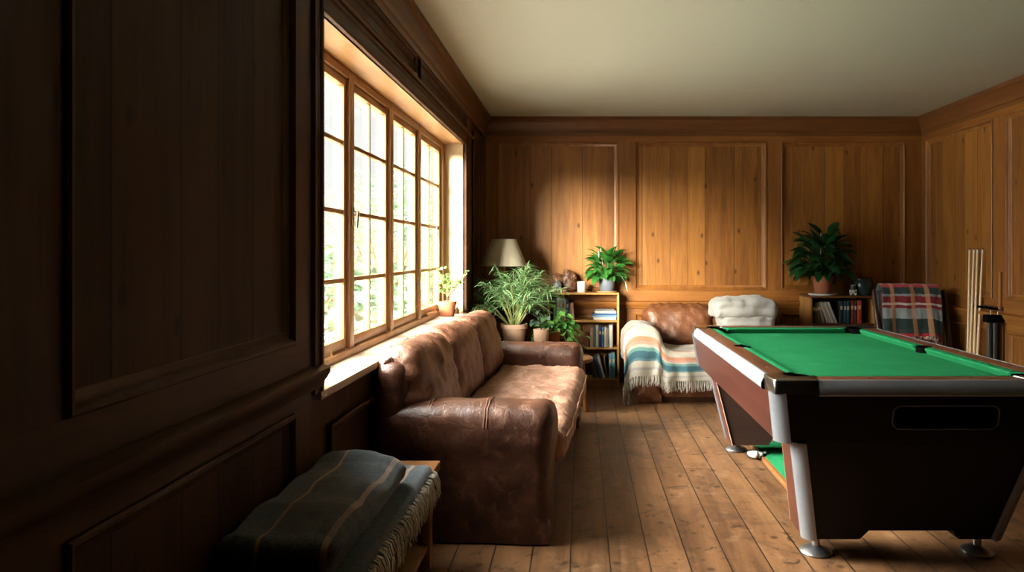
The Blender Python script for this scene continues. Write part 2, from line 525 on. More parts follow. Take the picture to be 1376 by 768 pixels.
# ------------------------------------------------------------------ camera
cam = bpy.data.cameras.new('camera'); camo = bpy.data.objects.new('camera', cam); link(camo)
camo.location = (0, 0, 1.4); camo.rotation_euler = (R(90), 0, 0)
cam.sensor_width = 36; cam.lens = 36*950/1376
cam.shift_x = -92/1376; cam.shift_y = -47/1376
cam.clip_start = 0.02
scn.camera = camo
def at(px, py, Y):
    s = 950/Y
    return V(((px-780)/s, Y, 1.4-(py-337)/s))

# ------------------------------------------------------------------ room shell
XL, XR, YB, YF, ZC = -1.03, 3.65, 7.55, -4.0, 2.82
WY0, WY1, WZ0, WZ1 = 2.75, 6.19, 0.86, 2.335     # window opening
XW = -1.22                                        # window plane
def S(name, bm, m, parent=None, **k):
    o = obj(name, bm, m, parent, **k)
    if parent is None: o['kind'] = 'structure'
    return o

b = B(); box(b, (XL-.3, YF-.2, -.12), (XR+.2, YB+.2, 0)); S('floor', b, M['floor'])
b = B(); box(b, (XL-.3, YF-.2, ZC), (XR+.2, YB+.2, ZC+.12)); S('ceiling', b, M['ceil'])

PB = lambda u, v, w: V((u, YB-w, v))
PL = lambda u, v, w: V((XL+w, u, v))
PR = lambda u, v, w: V((XR-w, u, v))
PF = lambda u, v, w: V((u, YF+w, v))
def wbox(bm, P, u0, u1, v0, v1, w0, w1, bev=0):
    a, c = P(u0, v0, w0), P(u1, v1, w1)
    box(bm, [min(a[i], c[i]) for i in range(3)], [max(a[i], c[i]) for i in range(3)], bev)
MOULD = [(0.0, 0.028), (0.006, 0.034), (0.014, 0.034), (0.020, 0.028), (0.024, 0.016), (0.034, 0.010), (0.046, 0.004), (0.05, 0.0)]
def panel_frame(bm, P, u0, u1, v0, v1, prof=MOULD, base=0.0):
    cs = [(u0, v0, 1, 1), (u1, v0, -1, 1), (u1, v1, -1, -1), (u0, v1, 1, -1)]
    sweep(bm, prof, [(lambda a, c, q=q: P(q[0]+q[2]*a, q[1]+q[3]*a, base+c)) for q in cs], True)
def run(bm, P, u0, u1, prof):
    """moulding along u, prof (w, v)"""
    rows = sweep(bm, [(w, v) for w, v in prof], [lambda w, v: P(u0, v, w), lambda w, v: P(u1, v, w)])
    for r in rows:
        try: bm.faces.new(r)
        except ValueError: pass

CORN = [(0, -0.20), (0.022, -0.20), (0.022, -0.165), (0.032, -0.155), (0.032, -0.13), (0.04, -0.11), (0.055, -0.085), (0.062, -0.06), (0.072, -0.05), (0.085, -0.035), (0.085, 0), (0, 0)]
DADO = [(0, -0.075), (0.024, -0.07), (0.028, -0.05), (0.036, -0.04), (0.048, -0.018), (0.048, 0), (0.03, 0.008), (0, 0.012)]
SKIRT = [(0, 0), (0.022, 0), (0.022, 0.11), (0.014, 0.13), (0.008, 0.15), (0, 0.15)]
T = 0.02   # stile thickness over the panel face

def panelled(name, P, ua, ub, ups, lows, zdado, ztop, zbot, zl0, zl1, mp, ms, mr, holes=None):
    """solid wall, raised panel fields, stiles, rails"""
    w = B(); wbox(w, P, ua, ub, 0, ZC, -.2, 0)
    wall = S(name, w, mp)
    st = B(); rl = B()
    edges = [ua] + [e for p in ups for e in p] + [ub]
    for i in range(0, len(edges), 2):
        wbox(st, P, edges[i], edges[i+1], zbot, ztop, 0, T)
    edges = [ua] + [e for p in lows for e in p] + [ub]
    for i in range(0, len(edges), 2):
        wbox(st, P, edges[i], edges[i+1], zl0, zl1, 0, T)
    for (z0, z1) in ((0, zl0), (zl1, zbot), (ztop, ZC)):
        wbox(rl, P, ua, ub, z0, z1, 0, T+.001)
    fr = B()
    for p in ups: panel_frame(fr, P, p[0], p[1], zbot, ztop)
    for p in lows: panel_frame(fr, P, p[0], p[1], zl0, zl1)
    S('stile', st, ms, wall); S('rail', rl, mr, wall); S('panel_moulding', fr, ms, wall)
    return wall

wb = panelled('wall_back', PB, XL-.2, XR+.2, [(-.885, .41), (.575, 1.985), (2.135, 3.46)], [(-.885, .41), (.575, 1.985), (2.135, 3.46)],
              .86, 2.565, .985, .22, .74, M['pan'], M['stile'], M['railx'])
wr = panelled('wall_right', PR, 5.4, YB, [(5.5, 6.03), (6.22, 7.42)], [(5.5, 6.03), (6.22, 7.42)],
              .86, 2.565, .985, .22, .72, M['pan'], M['stile'], M['raily'])
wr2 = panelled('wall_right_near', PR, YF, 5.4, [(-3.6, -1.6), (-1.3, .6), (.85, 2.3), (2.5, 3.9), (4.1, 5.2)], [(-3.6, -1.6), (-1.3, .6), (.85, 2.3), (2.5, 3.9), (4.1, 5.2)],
              .86, 2.565, .985, .22, .72, M['panL'], M['stileL'], M['railL'])  # out of view, given the shade-darkened wood to cut bounced light
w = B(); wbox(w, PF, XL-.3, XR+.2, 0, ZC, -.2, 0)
wf = S('wall_front', w, M['panL'])  # unseen wall behind the camera, also darkened to cut bounced light
fr = B()
for u in (-.8, .6, 2.0): panel_frame(fr, PF, u, u+1.2, .98, 2.56)
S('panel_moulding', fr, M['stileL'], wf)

# left wall with the window opening
w = B()
TH = 0.27
wbox(w, PL, YF, WY0-.02, 0, ZC, -TH, 0); wbox(w, PL, WY1+.02, YB+.2, 0, ZC, -TH, 0)
wbox(w, PL, WY0-.02, WY1+.02, 0, WZ0-.036, -TH, 0); wbox(w, PL, WY0-.02, WY1+.02, WZ1+.02, ZC, -TH, 0)
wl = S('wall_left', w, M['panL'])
st, rl, fr = B(), B(), B()
ups = [(-3.4, -1.6), (-1.3, .95), (1.38, 2.49)]
zb, zt, zl0, zl1 = 1.07, 2.50, .22, .83
e = [YF, -3.4, -1.6, -1.3, .95, 1.38, 2.49, WY0-.10]
for i in (0, 2, 4, 6): wbox(st, PL, e[i], e[i+1], zb, zt, 0, T); wbox(st, PL, e[i], e[i+1], zl0, zl1, 0, T)
for z0, z1 in ((0, zl0), (zl1, zb), (zt, ZC)): wbox(rl, PL, YF, WY0-.10, z0, z1, 0, T+.001)
for p in ups: panel_frame(fr, PL, p[0], p[1], zb, zt); panel_frame(fr, PL, p[0], p[1], zl0, zl1)
# far pier, strip beyond the window
wbox(st, PL, WY1+.09, WY1+.42, .93, 2.6, 0, .012); wbox(st, PL, WY1+1.0, YB, .2, 2.6, 0, T)
panel_frame(fr, PL, WY1+.42, WY1+1.0, 1.0, 2.55); panel_frame(fr, PL, WY1+.42, WY1+1.0, .22, .74)
# frieze above the window: two long sunk panels
for y0, y1 in ((2.3, 4.33), (4.43, 6.22)): panel_frame(fr, PL, y0, y1, 2.465, 2.60)
# below the window
for y0, y1 in ((2.85, 4.4), (4.55, 6.1)): panel_frame(fr, PL, y0, y1, .2, .70)
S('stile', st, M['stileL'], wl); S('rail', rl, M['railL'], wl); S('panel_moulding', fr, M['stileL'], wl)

# trims
n = 0

def trim(P, u0, u1, prof, z, m, nm=None):
    global n
    n += 1
    t_ = B(); run(t_, P, u0, u1, [(a, z+c) for a, c in prof])
    S(nm or 'trim_%d' % n, t_, m)
trim(PB, XL, XR, CORN, ZC, M['dkx']); trim(PL, YF, YB, CORN, ZC, M['dky']); trim(PR, YF, YB, CORN, ZC, M['dky'])
trim(PB, XL, XR, [(w+T, v) for w, v in DADO], .86, M['railx']); trim(PR, YF, YB, [(w+T, v) for w, v in DADO], .86, M['raily'])
trim(PL, WY0-.10, WY1+.42, [(T, -.012), (T+.016, -.010), (T+.020, 0), (T+.014, .012), (T, .014)], 2.452, M['dky']); trim(PL, 1.6, YB, [(T, -.010), (T+.012, -.008), (T+.012, .006), (T, .010)], 2.615, M['dky'])
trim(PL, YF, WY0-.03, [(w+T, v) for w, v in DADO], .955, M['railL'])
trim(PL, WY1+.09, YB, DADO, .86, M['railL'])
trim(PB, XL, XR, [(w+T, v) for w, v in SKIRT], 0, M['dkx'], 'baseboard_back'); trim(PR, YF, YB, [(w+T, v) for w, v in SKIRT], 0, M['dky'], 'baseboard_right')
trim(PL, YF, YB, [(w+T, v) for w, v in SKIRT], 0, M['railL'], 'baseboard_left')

# ------------------------------------------------------------------ window
win = bpy.data.objects.new('window_1', None); link(win); win['kind'] = 'structure'
b = B()   # reveal lining
box(b, (XW-.03, WY0-.02, WZ1), (XL+.012, WY1+.02, WZ1+.02)); S('head_lining', b, M['winy'], win)
b = B(); box(b, (XW-.03, WY1, WZ0), (XL+.012, WY1+.02, WZ1)); box(b, (XW-.03, WY0-.02, WZ0), (XL+.012, WY0, WZ1)); S('side_lining', b, M['lining'], win)
b = B(); box(b, (XW-.06, WY0-.03, WZ0-.035), (XL+.035, WY1+.03, WZ0), .006); S('window_sill', b, M['sill'], win)
b = B()   # casing around the opening
CAS = [(0, 0), (0, .03), (-.012, .038), (-.03, .038), (-.036, .03), (-.07, .026), (-.078, .034), (-.092, .034), (-.098, .02), (-.10, 0)]
def casing(bm):
    cs = [(WY0, 0.86, 1, 0), (WY0, WZ1, 1, -1), (WY1, WZ1, -1, -1), (WY1, 0.86, -1, 0)]
    sweep(bm, CAS, [(lambda a, c, q=q: PL(q[0]+q[2]*a, q[1]+q[3]*a, c)) for q in cs])
casing(b)
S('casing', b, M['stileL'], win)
b = B()
posts = [2.80, 3.69, 4.47, 5.25, 6.14]
fx0, fx1 = XW-.05, XW+.03
FZ0, FZ1 = WZ0, WZ1
for i, y in enumerate(posts):
    hw = .036 if 0 < i < 4 else .05
    yy = y
    box(b, (fx0, yy-hw, FZ0), (fx1, yy+hw, FZ1), .006)
box(b, (fx0, WY0, FZ1-.045), (fx1-.002, WY1, FZ1), .004); box(b, (fx0, WY0, FZ0), (fx1+.012, WY1, FZ0+.035), .004)
S('window_frame', b, M['win'], win)
for i in range(4):
    y0 = posts[i]+(.05 if i == 0 else .036)+.003; y1 = posts[i+1]-(.05 if i == 3 else .036)-.003
    z0, z1 = FZ0+.038, FZ1-.048
    s = B(); sw = .04
    sx0, sx1 = XW-.035, XW+.012
    box(s, (sx0, y0, z0), (sx1, y0+sw, z1), .005); box(s, (sx0, y1-sw, z0), (sx1, y1, z1), .005)
    box(s, (sx0, y0+sw-.002, z1-sw), (sx1, y1-sw+.002, z1), .005); box(s, (sx0, y0+sw-.002, z0), (sx1, y1-sw+.002, z0+sw+.015), .005)
    ym = (y0+y1)/2
    box(s, (XW-.024, ym-.011, z0+sw), (XW+.006, ym+.011, z1-sw), .004)
    for zz in (1.25, 1.60, 1.955):
        box(s, (XW-.023, y0+sw-.002, zz-.012), (XW+.007, y1-sw+.002, zz+.012), .004)
    so = S('sash', s, M['win'], win)
    g = B(); box(g, (XW-.011, y0+sw-.004, z0+sw-.004), (XW-.007, y1-sw+.004, z1-sw+.004)); S('pane', g, M['glass'], so)
# latch on the first post, stays on the sill
b = B()
box(b, (XW+.03, 3.675, 1.53), (XW+.038, 3.705, 1.63), .003)
tube(b, [(XW+.04, 3.69, 1.60), (XW+.06, 3.685, 1.605), (XW+.066, 3.66, 1.60), (XW+.06, 3.665, 1.52)], [.009,.009,.010,.007], 8)
S('latch', b, M['chrome'], win)
for y0 in (3.05, 5.45):
    b = B(); tube(b, [(XW+.035, y0, WZ0+.055), (XW+.05, y0+.28, WZ0+.05)], .006, 6); box(b, (XW+.02, y0+.02, WZ0+.036), (XW+.05, y0+.05, WZ0+.056), .003)
    tube(b, [(XW+.05, y0+.26, WZ0+.036), (XW+.05, y0+.26, WZ0+.07)], .006, 6)
    S('casement_stay', b, M['brass'], win)
b = B(); tube(b, [(XW+.02, 5.75, 1.62), (XW+.05, 5.76, 1.60), (XW+.05, 5.80, 1.52)], .006, 6); S('latch', b, M['steel'], win)

# ------------------------------------------------------------------ leather sofas
def fbm(p, sc, o=3):
    return noise.fractal(V(p)*sc, 1.0, 2.0, o)
def ridge(p, sc):
    return 1-abs(noise.noise(V(p)*sc))*2

def sofa(name, loc, rz, label, W, D, arm_h, arm_w, back_h, seat_h, ncush, mats, seed=0, group=None, pouch=True, nose=0.05, nseat=1, backset=0.0, over=.0, over0=.0):
    """local x along the length, front towards -y"""
    body, seatm, backm = mats
    rt = thing(name, loc, label, 'sofa', rz, group)
    off = V((seed*13.7, seed*5.1, 0))
    hw, hd = W/2, D/2
    iw = W-2*arm_w
    # base
    b = B()
    rbox(b, (iw+.04, D-.10, seat_h-.20), (.03,.03,.03), .06, lambda p, n: p+n*.006*fbm(p+off, 5), centre=(0, .0, .04+(seat_h-.20)/2))
    obj('base', b, body, rt, 60)
    b = B()
    box(b, (-hw+.03, -hd+.06, 0), (hw-.03, hd-.03, .05)); obj('plinth', b, M['darkwood'], rt)
    # arms
    for s in (-1, 1):
        b = B()
        cx = s*(hw-arm_w/2)
        def af(p, n):
            # square foot, fuller rolled pad on the top
            hx_, hy_, hz_ = arm_w/2, D/2, (arm_h-.01)/2
            if p.z < -hz_+arm_w*.34:
                if abs(n.x) > .35 and abs(p.x) > hx_-arm_w*.42+.001: p.x = math.copysign(hx_-.004, p.x)
                if abs(n.y) > .35 and abs(p.y) > hy_-.059: p.y = math.copysign(hy_-.004, p.y)
                if n.z < -.35: p.z = -hz_
            t = (p.z+arm_h/2)/arm_h
            k = max(0, min(1, (t-.58)/.12))
            p = V((p.x*(1-.10*(1-k)), p.y - (.015*k if p.y < 0 else 0), p.z))
            yy = (p.y+hd)/D
            p.z -= .018*max(0, yy-.75)*4*k
            return p + n*(.007*fbm(p+off+V((s*3,0,0)), 4)+.003*fbm(p+off, 14))
        rbox(b, (arm_w, D, arm_h-.01), (arm_w*.42, .06, arm_w*.34), .03, af, centre=(cx, 0, arm_h/2+.005))
        a = obj('arm', b, body, rt, 70)
        for yy in (-hd*.30, hd*.34):
            for dy in (0, .013):
                b = B()
                q = []
                for k in range(17):
                    ang = math.pi*(.02+.96*k/16)
                    q.append((cx+math.cos(ang)*arm_w*.5*1.02, yy+dy+.0015*math.sin(k*2.1), arm_h-.125+abs(math.sin(ang))**.72*.133))
                tube(b, q, .0030, 6); obj('seam', b, M['seam'], a)
    # back frame
    b = B()
    fl, fr_ = (-hw+.012 if over0 else -iw/2-.13), iw/2+.13
    rbox(b, (fr_-fl, .17, back_h-.52), (.08, .075, .085), .04, lambda p, n: p+n*.010*fbm(p+off, 4), centre=((fl+fr_)/2, hd-.085, .46+(back_h-.52)/2))
    obj('backrest', b, body, rt, 70)
    # back cushions, leaning
    cw = (iw+.04+2*over+over0)/ncush
    tilt = Matrix.Rotation(R(-13), 4, 'X')
    for i in range(ncush):
        x = -iw/2-.02-over-over0+cw*(i+.5)
        ch = back_h-seat_h+.05
        b = B()
        def cf(p, n, i=i):
            q = p+off+V((i*4.3, 0, 0))
            u = p.x/(cw/2); v = p.z/(ch/2)
            f = (1-abs(u)**3)*(1-abs(v)**3)
            p = p + n*(.035*f)
            # gathered folds running down from the seams
            e = max(0, abs(u)-.45)/.55
            fold = math.sin(p.z*34+noise.noise(q*3)*4+u*3)
            up = max(0, v-.2)/.8
            gath = math.sin(p.x*60+noise.noise(q*4)*5)
            cre = max(0, ridge(V((q.x*1.6+q.z*.8, q.y, q.z*.5)), 9)-.5)
            p = p + n*(.010*fold*e + .009*gath*up*up + .014*fbm(q, 6) + .007*abs(noise.noise(q*11)) - .016*cre)
            if v < 0: p.z *= 1
            p.z -= .05*max(0, abs(u)-.7)*max(0, v)*2
            return p
        rbox(b, (cw-.004, .24, ch), (.085, .11, .12), .022, cf, M=Matrix.Translation((x, hd-.165-backset, seat_h+ch/2-.045)) @ tilt)
        for v_ in b.verts:
            if v_.co.y > hd-.012: v_.co.y = hd-.012+(v_.co.y-hd+.012)*.08
        c = obj('back_cushion', b, backm, rt, 80)
        if pouch:
            # tufted gather and piping along the top edge
            b = B()
            L = [tilt @ V((-cw/2+.03+k*(cw-.06)/12, .030+.006*math.sin(k*1.7), ch/2-.001-.062*abs(k/6-1)**5)) + V((x, hd-.165-backset, seat_h+ch/2-.045)) for k in range(13)]
            tube(b, L, .0055, 6)
            for k in range(5):
                e = L[0]+V((random.uniform(-.03,.03), random.uniform(-.05,.0), random.uniform(-.035,.005)))
                tube(b, [L[0]+V((-.02,0,-.01)), (L[0]+e)/2+V((0,-.01,.02)), e], [.008,.011,.005], 6)
            obj('piping', b, body, c)
    # seat cushions
    sw = (iw-.004)/nseat
    for i in range(nseat):
        x = -iw/2+sw*(i+.5)
        th = .19
        sd = D-.24+nose
        b = B()
        def sf(p, n, i=i):
            q = p+off+V((i*7.7, 2, 0))
            u = p.x/(sw/2); v = p.y/(sd/2)
            f = (1-abs(u)**4)*(1-abs(v)**4)
            top = max(0, p.z)/(th/2)
            p = p + V((0, 0, top*(.012*f - .016*math.exp(-((p.x*nseat/ncush*3) % .62-.31)**2*20)*f)))
            cr = max(0, ridge(q+V((0,0,noise.noise(q*2))), 5)-.55)
            cr2 = max(0, ridge(q*1.0+V((noise.noise(q*3)*.3, 0, 4)), 9)-.6)
            p = p + n*(.012*fbm(q, 6)+.005*fbm(q, 17)) + V((0, 0, top*(.030*cr+.020*cr2)))
            fr = max(0, -v-.8)/.2
            p.z += .004*math.sin(p.x*70+noise.noise(q*5)*4)*fr
            p.z -= .020*fr*fr*top
            return p
        rbox(b, (sw, sd, th), (.05, .06, .07), .022, sf, centre=(x, -D/2+sd/2-nose, seat_h-th/2))
        c = obj('seat_cushion', b, seatm, rt, 80)
        b = B()
        for dz in (-.028, ):
            pts = [(x-sw/2+.025+k*(sw-.05)/40, -D/2-nose-.006+.010*fbm((k*.3, seed, dz), 1)+.03*max(0, abs(k/20-1)-.9)*10*.4, seat_h+dz-.025+.006*math.sin(k*.9)) for k in range(41)]
            tube(b, pts, .0055, 6)
        obj('piping', b, M['piping'], c)
    # feet
    for sx in (-1, 1):
        for sy in (-1, 1):
            b = B(); lathe(b, [(0,0),(.022,0),(.03,.06),(0,.06)], 12, (sx*(hw-.08), sy*(hd-.10), 0)); obj('foot', b, M['darkwood'], rt)
    return rt

SL, SD_ = 2.46, .87
srz = R(90-3.5)
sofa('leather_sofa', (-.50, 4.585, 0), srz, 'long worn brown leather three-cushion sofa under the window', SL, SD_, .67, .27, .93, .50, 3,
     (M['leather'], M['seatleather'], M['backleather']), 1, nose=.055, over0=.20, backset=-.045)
sofa('leather_loveseat', (1.34, 6.95, 0), 0, 'brown leather loveseat against the back wall, half covered by a striped blanket', 1.66, .92, .65, .25, .86, .44, 2,
     (M['tanleather'], M['tanleather'], M['tanleather']), 2, pouch=False, nose=.0, nseat=2, backset=-.0, over=.10)

# ------------------------------------------------------------------ striped blanket on the loveseat
def sheet(bm, nu, nv, f, thick=.008):
    uvl = bm.loops.layers.uv.verify()
    g = [[None]*(nv+1) for _ in range(nu+1)]
    P_ = [[f(i/nu, j/nv) for j in range(nv+1)] for i in range(nu+1)]
    top = [[bm.verts.new(P_[i][j]) for j in range(nv+1)] for i in range(nu+1)]
    def nrm(i, j):
        a = P_[min(nu, i+1)][j]-P_[max(0, i-1)][j]; c = P_[i][min(nv, j+1)]-P_[i][max(0, j-1)]
        k = a.cross(c)
        return k.normalized() if k.length > 1e-9 else V((0,0,1))
    bot = [[bm.verts.new(P_[i][j]-nrm(i, j)*thick) for j in range(nv+1)] for i in range(nu+1)]
    def q(vs, uv):
        try:
            fc = bm.faces.new(vs)
        except ValueError: return
        for lp, c in zip(fc.loops, uv): lp[uvl].uv = c
    for i in range(nu):
        for j in range(nv):
            uv = [(i/nu, j/nv), ((i+1)/nu, j/nv), ((i+1)/nu, (j+1)/nv), (i/nu, (j+1)/nv)]
            q((top[i][j], top[i+1][j], top[i+1][j+1], top[i][j+1]), uv)
            q((bot[i][j+1], bot[i+1][j+1], bot[i+1][j], bot[i][j]), [uv[3], uv[2], uv[1], uv[0]])
    for i in range(nu):
        for j in (0, nv):
            q((top[i][j], bot[i][j], bot[i+1][j], top[i+1][j]), [(i/nu, j/nv), (i/nu, j/nv), ((i+1)/nu, j/nv), ((i+1)/nu, j/nv)])
    for j in range(nv):
        for i in (0, nu):
            q((top[i][j], top[i][j+1], bot[i][j+1], bot[i][j]), [(i/nu, j/nv), (i/nu, (j+1)/nv), (i/nu, (j+1)/nv), (i/nu, j/nv)])
    return P_

def polyline(pts):
    pts = [V(p) for p in pts]
    d = [0]
    for a, c in zip(pts, pts[1:]): d.append(d[-1]+(c-a).length)
    def f(t):
        s = t*d[-1]
        for k in range(len(pts)-1):
            if s <= d[k+1] or k == len(pts)-2:
                u = (s-d[k])/max(1e-9, d[k+1]-d[k]); break
        # catmull-rom for softness
        p0 = pts[max(0, k-1)]; p1 = pts[k]; p2 = pts[k+1]; p3 = pts[min(len(pts)-1, k+2)]
        return 0.5*((2*p1)+(-p0+p2)*u+(2*p0-5*p1+4*p2-p3)*u*u+(-p0+3*p1-3*p2+p3)*u**3)
    return f

cream, peach, teal, ltteal, grey, sand = (.43,.385,.32), (.46,.21,.125), (.05,.12,.15), (.13,.26,.24), (.32,.30,.29), (.42,.34,.27)
M['stripe'] = banded('striped_wool', [(0, cream), (.10, sand), (.18, cream), (.26, peach), (.31, cream), (.37, grey), (.44, cream), (.50, (.45,.22,.17)), (.535, peach), (.60, cream), (.63, sand),
                                      (.665, cream), (.70, peach), (.735, (.50,.25,.19)), (.76, cream), (.785, ltteal), (.81, teal), (.865, (.10,.19,.22)), (.885, cream), (.93, grey), (.95, cream)], wool=.15)
prof = polyline([(.415, .40), (.405, .52), (.42, .63), (.50, .70), (.62, .70), (.71, .655), (.755, .53), (.83, .475), (1.00, .47), (1.18, .475), (1.34, .47)])
def blanket(u, v):
    p = prof(u); x, z = p.x, p.y
    ytop0, yfr = 6.98, 6.445
    wn = V((u*5, v*3, 1.3))
    if v < .62:
        y = ytop0+(yfr+.03-ytop0)*(v/.62)
        z2 = z+.010*fbm(wn, 1.8)
        if u > .35: z2 += .0
        slope = 0.04*(1-v/.62)*(u < .3)
    else:
        t = (v-.62)/.38
        hang = .27 if u > .62 else (.46 if u < .35 else .27+.19*(.62-u)/.27)
        drop = t*hang
        z2 = z-max(0, drop-.02)
        y = yfr+.03*(1-min(1, t*6)) -.012*math.sin(t*2.5)
        rip = math.sin(u*42+noise.noise(wn)*3)*.016*t + .010*fbm(wn, 3)*t
        y += rip - .012*t
        x += .010*math.sin(u*36+1.1)*t
    x += .012*fbm(wn+V((3,3,0)), 2)
    if u < .12: x -= .02*(1-u/.12)*math.sin(v*5)
    return V((x, y, z2))
b = B(); PP = sheet(b, 90, 60, blanket, .010)
bl = obj('blanket', b, M['stripe'], None, 80)
tag(bl, 'cream blanket with peach and teal stripes draped over the arm of the loveseat', 'blanket')
b = B()
for i in range(0, 91):
    for k in range(2):
        p = PP[i][60] + V((random.uniform(-.004,.004)+k*.005, -.004, 0))
        L = random.uniform(.075, .105)
        tube(b, [p+V((0,0,.012)), p+V((random.uniform(-.006,.006), -.006, -L*.5)), p+V((random.uniform(-.012,.012), -.004, -L))], [.0022, .0026, .0014], 5)
M['fringe'] = simple('cream_wool_fringe', (.60,.55,.46), 0.95, nscale=30, namt=.2)
tag(obj('fringe', b, M['fringe'], bl), 'cream tasselled edge', kind='stuff')

# ------------------------------------------------------------------ white folded blanket over the loveseat back
M['whitewool'] = fabric('white_fleece', (.44,.42,.39), .10, 18)
wp = bpy.data.objects.new('folded_blanket', None); link(wp); wp.location = (1.56, 6.80, .455)
tag(wp, 'thick white fleece blanket folded into a soft stack on the loveseat', 'blanket')
def wfold(z, h, w, d, dx, seed, droop=0.0):
    b = B()
    def f(p, n):
        q = p+V((seed, seed*2, 0))
        e = max(0, abs(p.x)/(w/2)-.55)/.45
        p = p + n*(.020*fbm(q, 5)+.008*fbm(q, 13)) + V((0, 0, -droop*e*e+.010*math.sin(p.x*11+seed)))
        fold = abs(math.sin(p.z*math.pi/h*1.5+.6*noise.noise(q*3)))
        fr = max(0, -p.y/(d/2)-.6)/.4
        return p + V((0, .018*fr*(1-fold), 0))
    rbox(b, (w, d, h), (.045, .045, h*.36), .016, f, centre=(dx, 0, z+h/2))
    obj('fold', b, M['whitewool'], wp, 80)
wfold(.0, .13, .50, .42, .02, 2); wfold(.12, .12, .49, .42, .03, 5); wfold(.225, .125, .48, .42, .02, 9, .01); wfold(.325, .175, .58, .44, -.01, 12, .045)
# ------------------------------------------------------------------ pool table
pt = thing('pool_table', (1.47, 4.105, 0), 'green baize pool table with red wood sides and silver trim', 'pool table')
HX, HY, ZT = .66, 1.115, .85
b = B(); box(b, (-HX+.14, -HY+.14, .78), (HX-.14, HY-.14, .812)); obj('bed_cloth', b, M['baize'], pt)
# rails
RO, RI = .028, .120
def arc(cx, cy, r, a0, a1, n=10):
    return [(cx+r*math.cos(R(a0+(a1-a0)*k/n)), cy+r*math.sin(R(a0+(a1-a0)*k/n))) for k in range(n+1)]
CL, CE = .17, .20
for s in (-1, 1):
    poly = [(-HX+RO, -HY+CL), (-HX+RI, -HY+CL+.03)] + arc(-HX+RI+.008, 0, .052, -98, -262, 12) + [(-HX+RI, HY-CL-.03), (-HX+RO, HY-CL)]
    if s > 0: poly = [(-x, y) for x, y in poly]
    b = B(); prism(b, poly, .795, ZT, .003); obj('side_rail', b, M['railtop'], pt)
    poly = [(-HX+CE, -HY+RO), (HX-CE, -HY+RO), (HX-CE-.03, -HY+RI), (-HX+CE+.03, -HY+RI)]
    if s > 0: poly = [(x, -y) for x, y in poly]
    b = B(); prism(b, poly, .795, ZT, .003); obj('end_rail', b, M['railtop'], pt)
# cushions
def cushion(p0, p1, inward, cut0, cut1):
    p0, p1, w = V((*p0, 0)), V((*p1, 0)), V((*inward, 0))
    d = (p1-p0).normalized()
    b = B()
    prof = [(0, .800), (0, ZT-.002), (.012, ZT+.001), (.044, ZT-.004), (.050, ZT-.010), (.030, .812), (.030, .800)]
    A = [b.verts.new(p0 + w*a + d*cut0*a/.05 + V((0,0,z))) for a, z in prof]
    C = [b.verts.new(p1 + w*a - d*cut1*a/.05 + V((0,0,z))) for a, z in prof]
    m = len(prof)
    for k in range(m): b.faces.new((A[k], A[(k+1)%m], C[(k+1)%m], C[k]))
    b.faces.new(A); b.faces.new(C[::-1])
    return obj('cushion', b, M['baize'], pt, 30)
for s in (-1, 1):
    x = s*(HX-RI)
    cushion((x, -HY+.205), (x, -.058), (-s, 0), .045, .018)
    cushion((x, .058), (x, HY-.205), (-s, 0), .018, .045)
    y = s*(HY-RI)
    cushion((-HX+.205, y), (HX-.205, y), (0, -s), .045, .045)
# corner caps with pocket bites, pocket cups
for sx in (-1, 1):
    for sy in (-1, 1):
        pc = (-HX+.148, -HY+.148)
        a = arc(pc[0], pc[1], .062, 75, -165+0, 14)
        bite = arc(pc[0], pc[1], .064, 120, 330, 14)
        poly = [(-HX+.012, -HY+.030), (-HX+.018, -HY+.016), (-HX+.030, -HY+.010), (-HX+CE, -HY+.010), (-HX+CE+.025, -HY+RI+.004)] + bite[::-1] + [(-HX+RI+.004, -HY+.207), (-HX+.010, -HY+CL)]
        poly = [(x*-sx, y*-sy) for x, y in poly]
        b = B(); prism(b, poly, .792, ZT+.004, .006); obj('corner_cap', b, M['chrome'], pt)
        b = B()
        lathe(b, [(.062, .846), (.062, .74), (.05, .725), (0, .725)], 24, (pc[0]*-sx, pc[1]*-sy, 0))
        lathe(b, [(.062, .846), (.069, .846), (.069, .79)], 24, (pc[0]*-sx, pc[1]*-sy, 0)) if False else None
        obj('pocket', b, M['black'], pt)
        b = B()
        rim = arc(pc[0]*-sx, pc[1]*-sy, .060, 0, 360, 28)
        prism(b, [(x, y) for x, y in rim[:-1]], .8125, .8135); obj('pocket_mouth', b, M['black'], pt)
for s in (-1, 1):
    b = B()
    lathe(b, [(.051, .846), (.051, .74), (0, .74)], 24, (s*(HX-RI-.008), 0, 0)); obj('pocket', b, M['black'], pt)
    b = B(); prism(b, arc(s*(HX-RI-.008), 0, .052, 0, 360, 24)[:-1], .8125, .814); obj('pocket_mouth', b, M['black'], pt)
# metal edge trims
TR = [(RO+.002, ZT-.02), (RO, ZT+.001), (.020, ZT), (.004, ZT-.022), (-.002, ZT-.036), (-.003, .792), (.004, .784), (.03, .784)]
for s in (-1, 1):
    b = B(); sweep(b, TR, [lambda a, z: V((-s*(HX-a), -HY+CL+.001, z)), lambda a, z: V((-s*(HX-a), HY-CL-.001, z))]); obj('edge_trim', b, M['alu'], pt)
    b = B(); sweep(b, TR, [lambda a, z: V((-HX+CE+.001, -s*(HY-a), z)), lambda a, z: V((HX-CE-.001, -s*(HY-a), z))]); obj('edge_trim', b, M['alu'], pt)
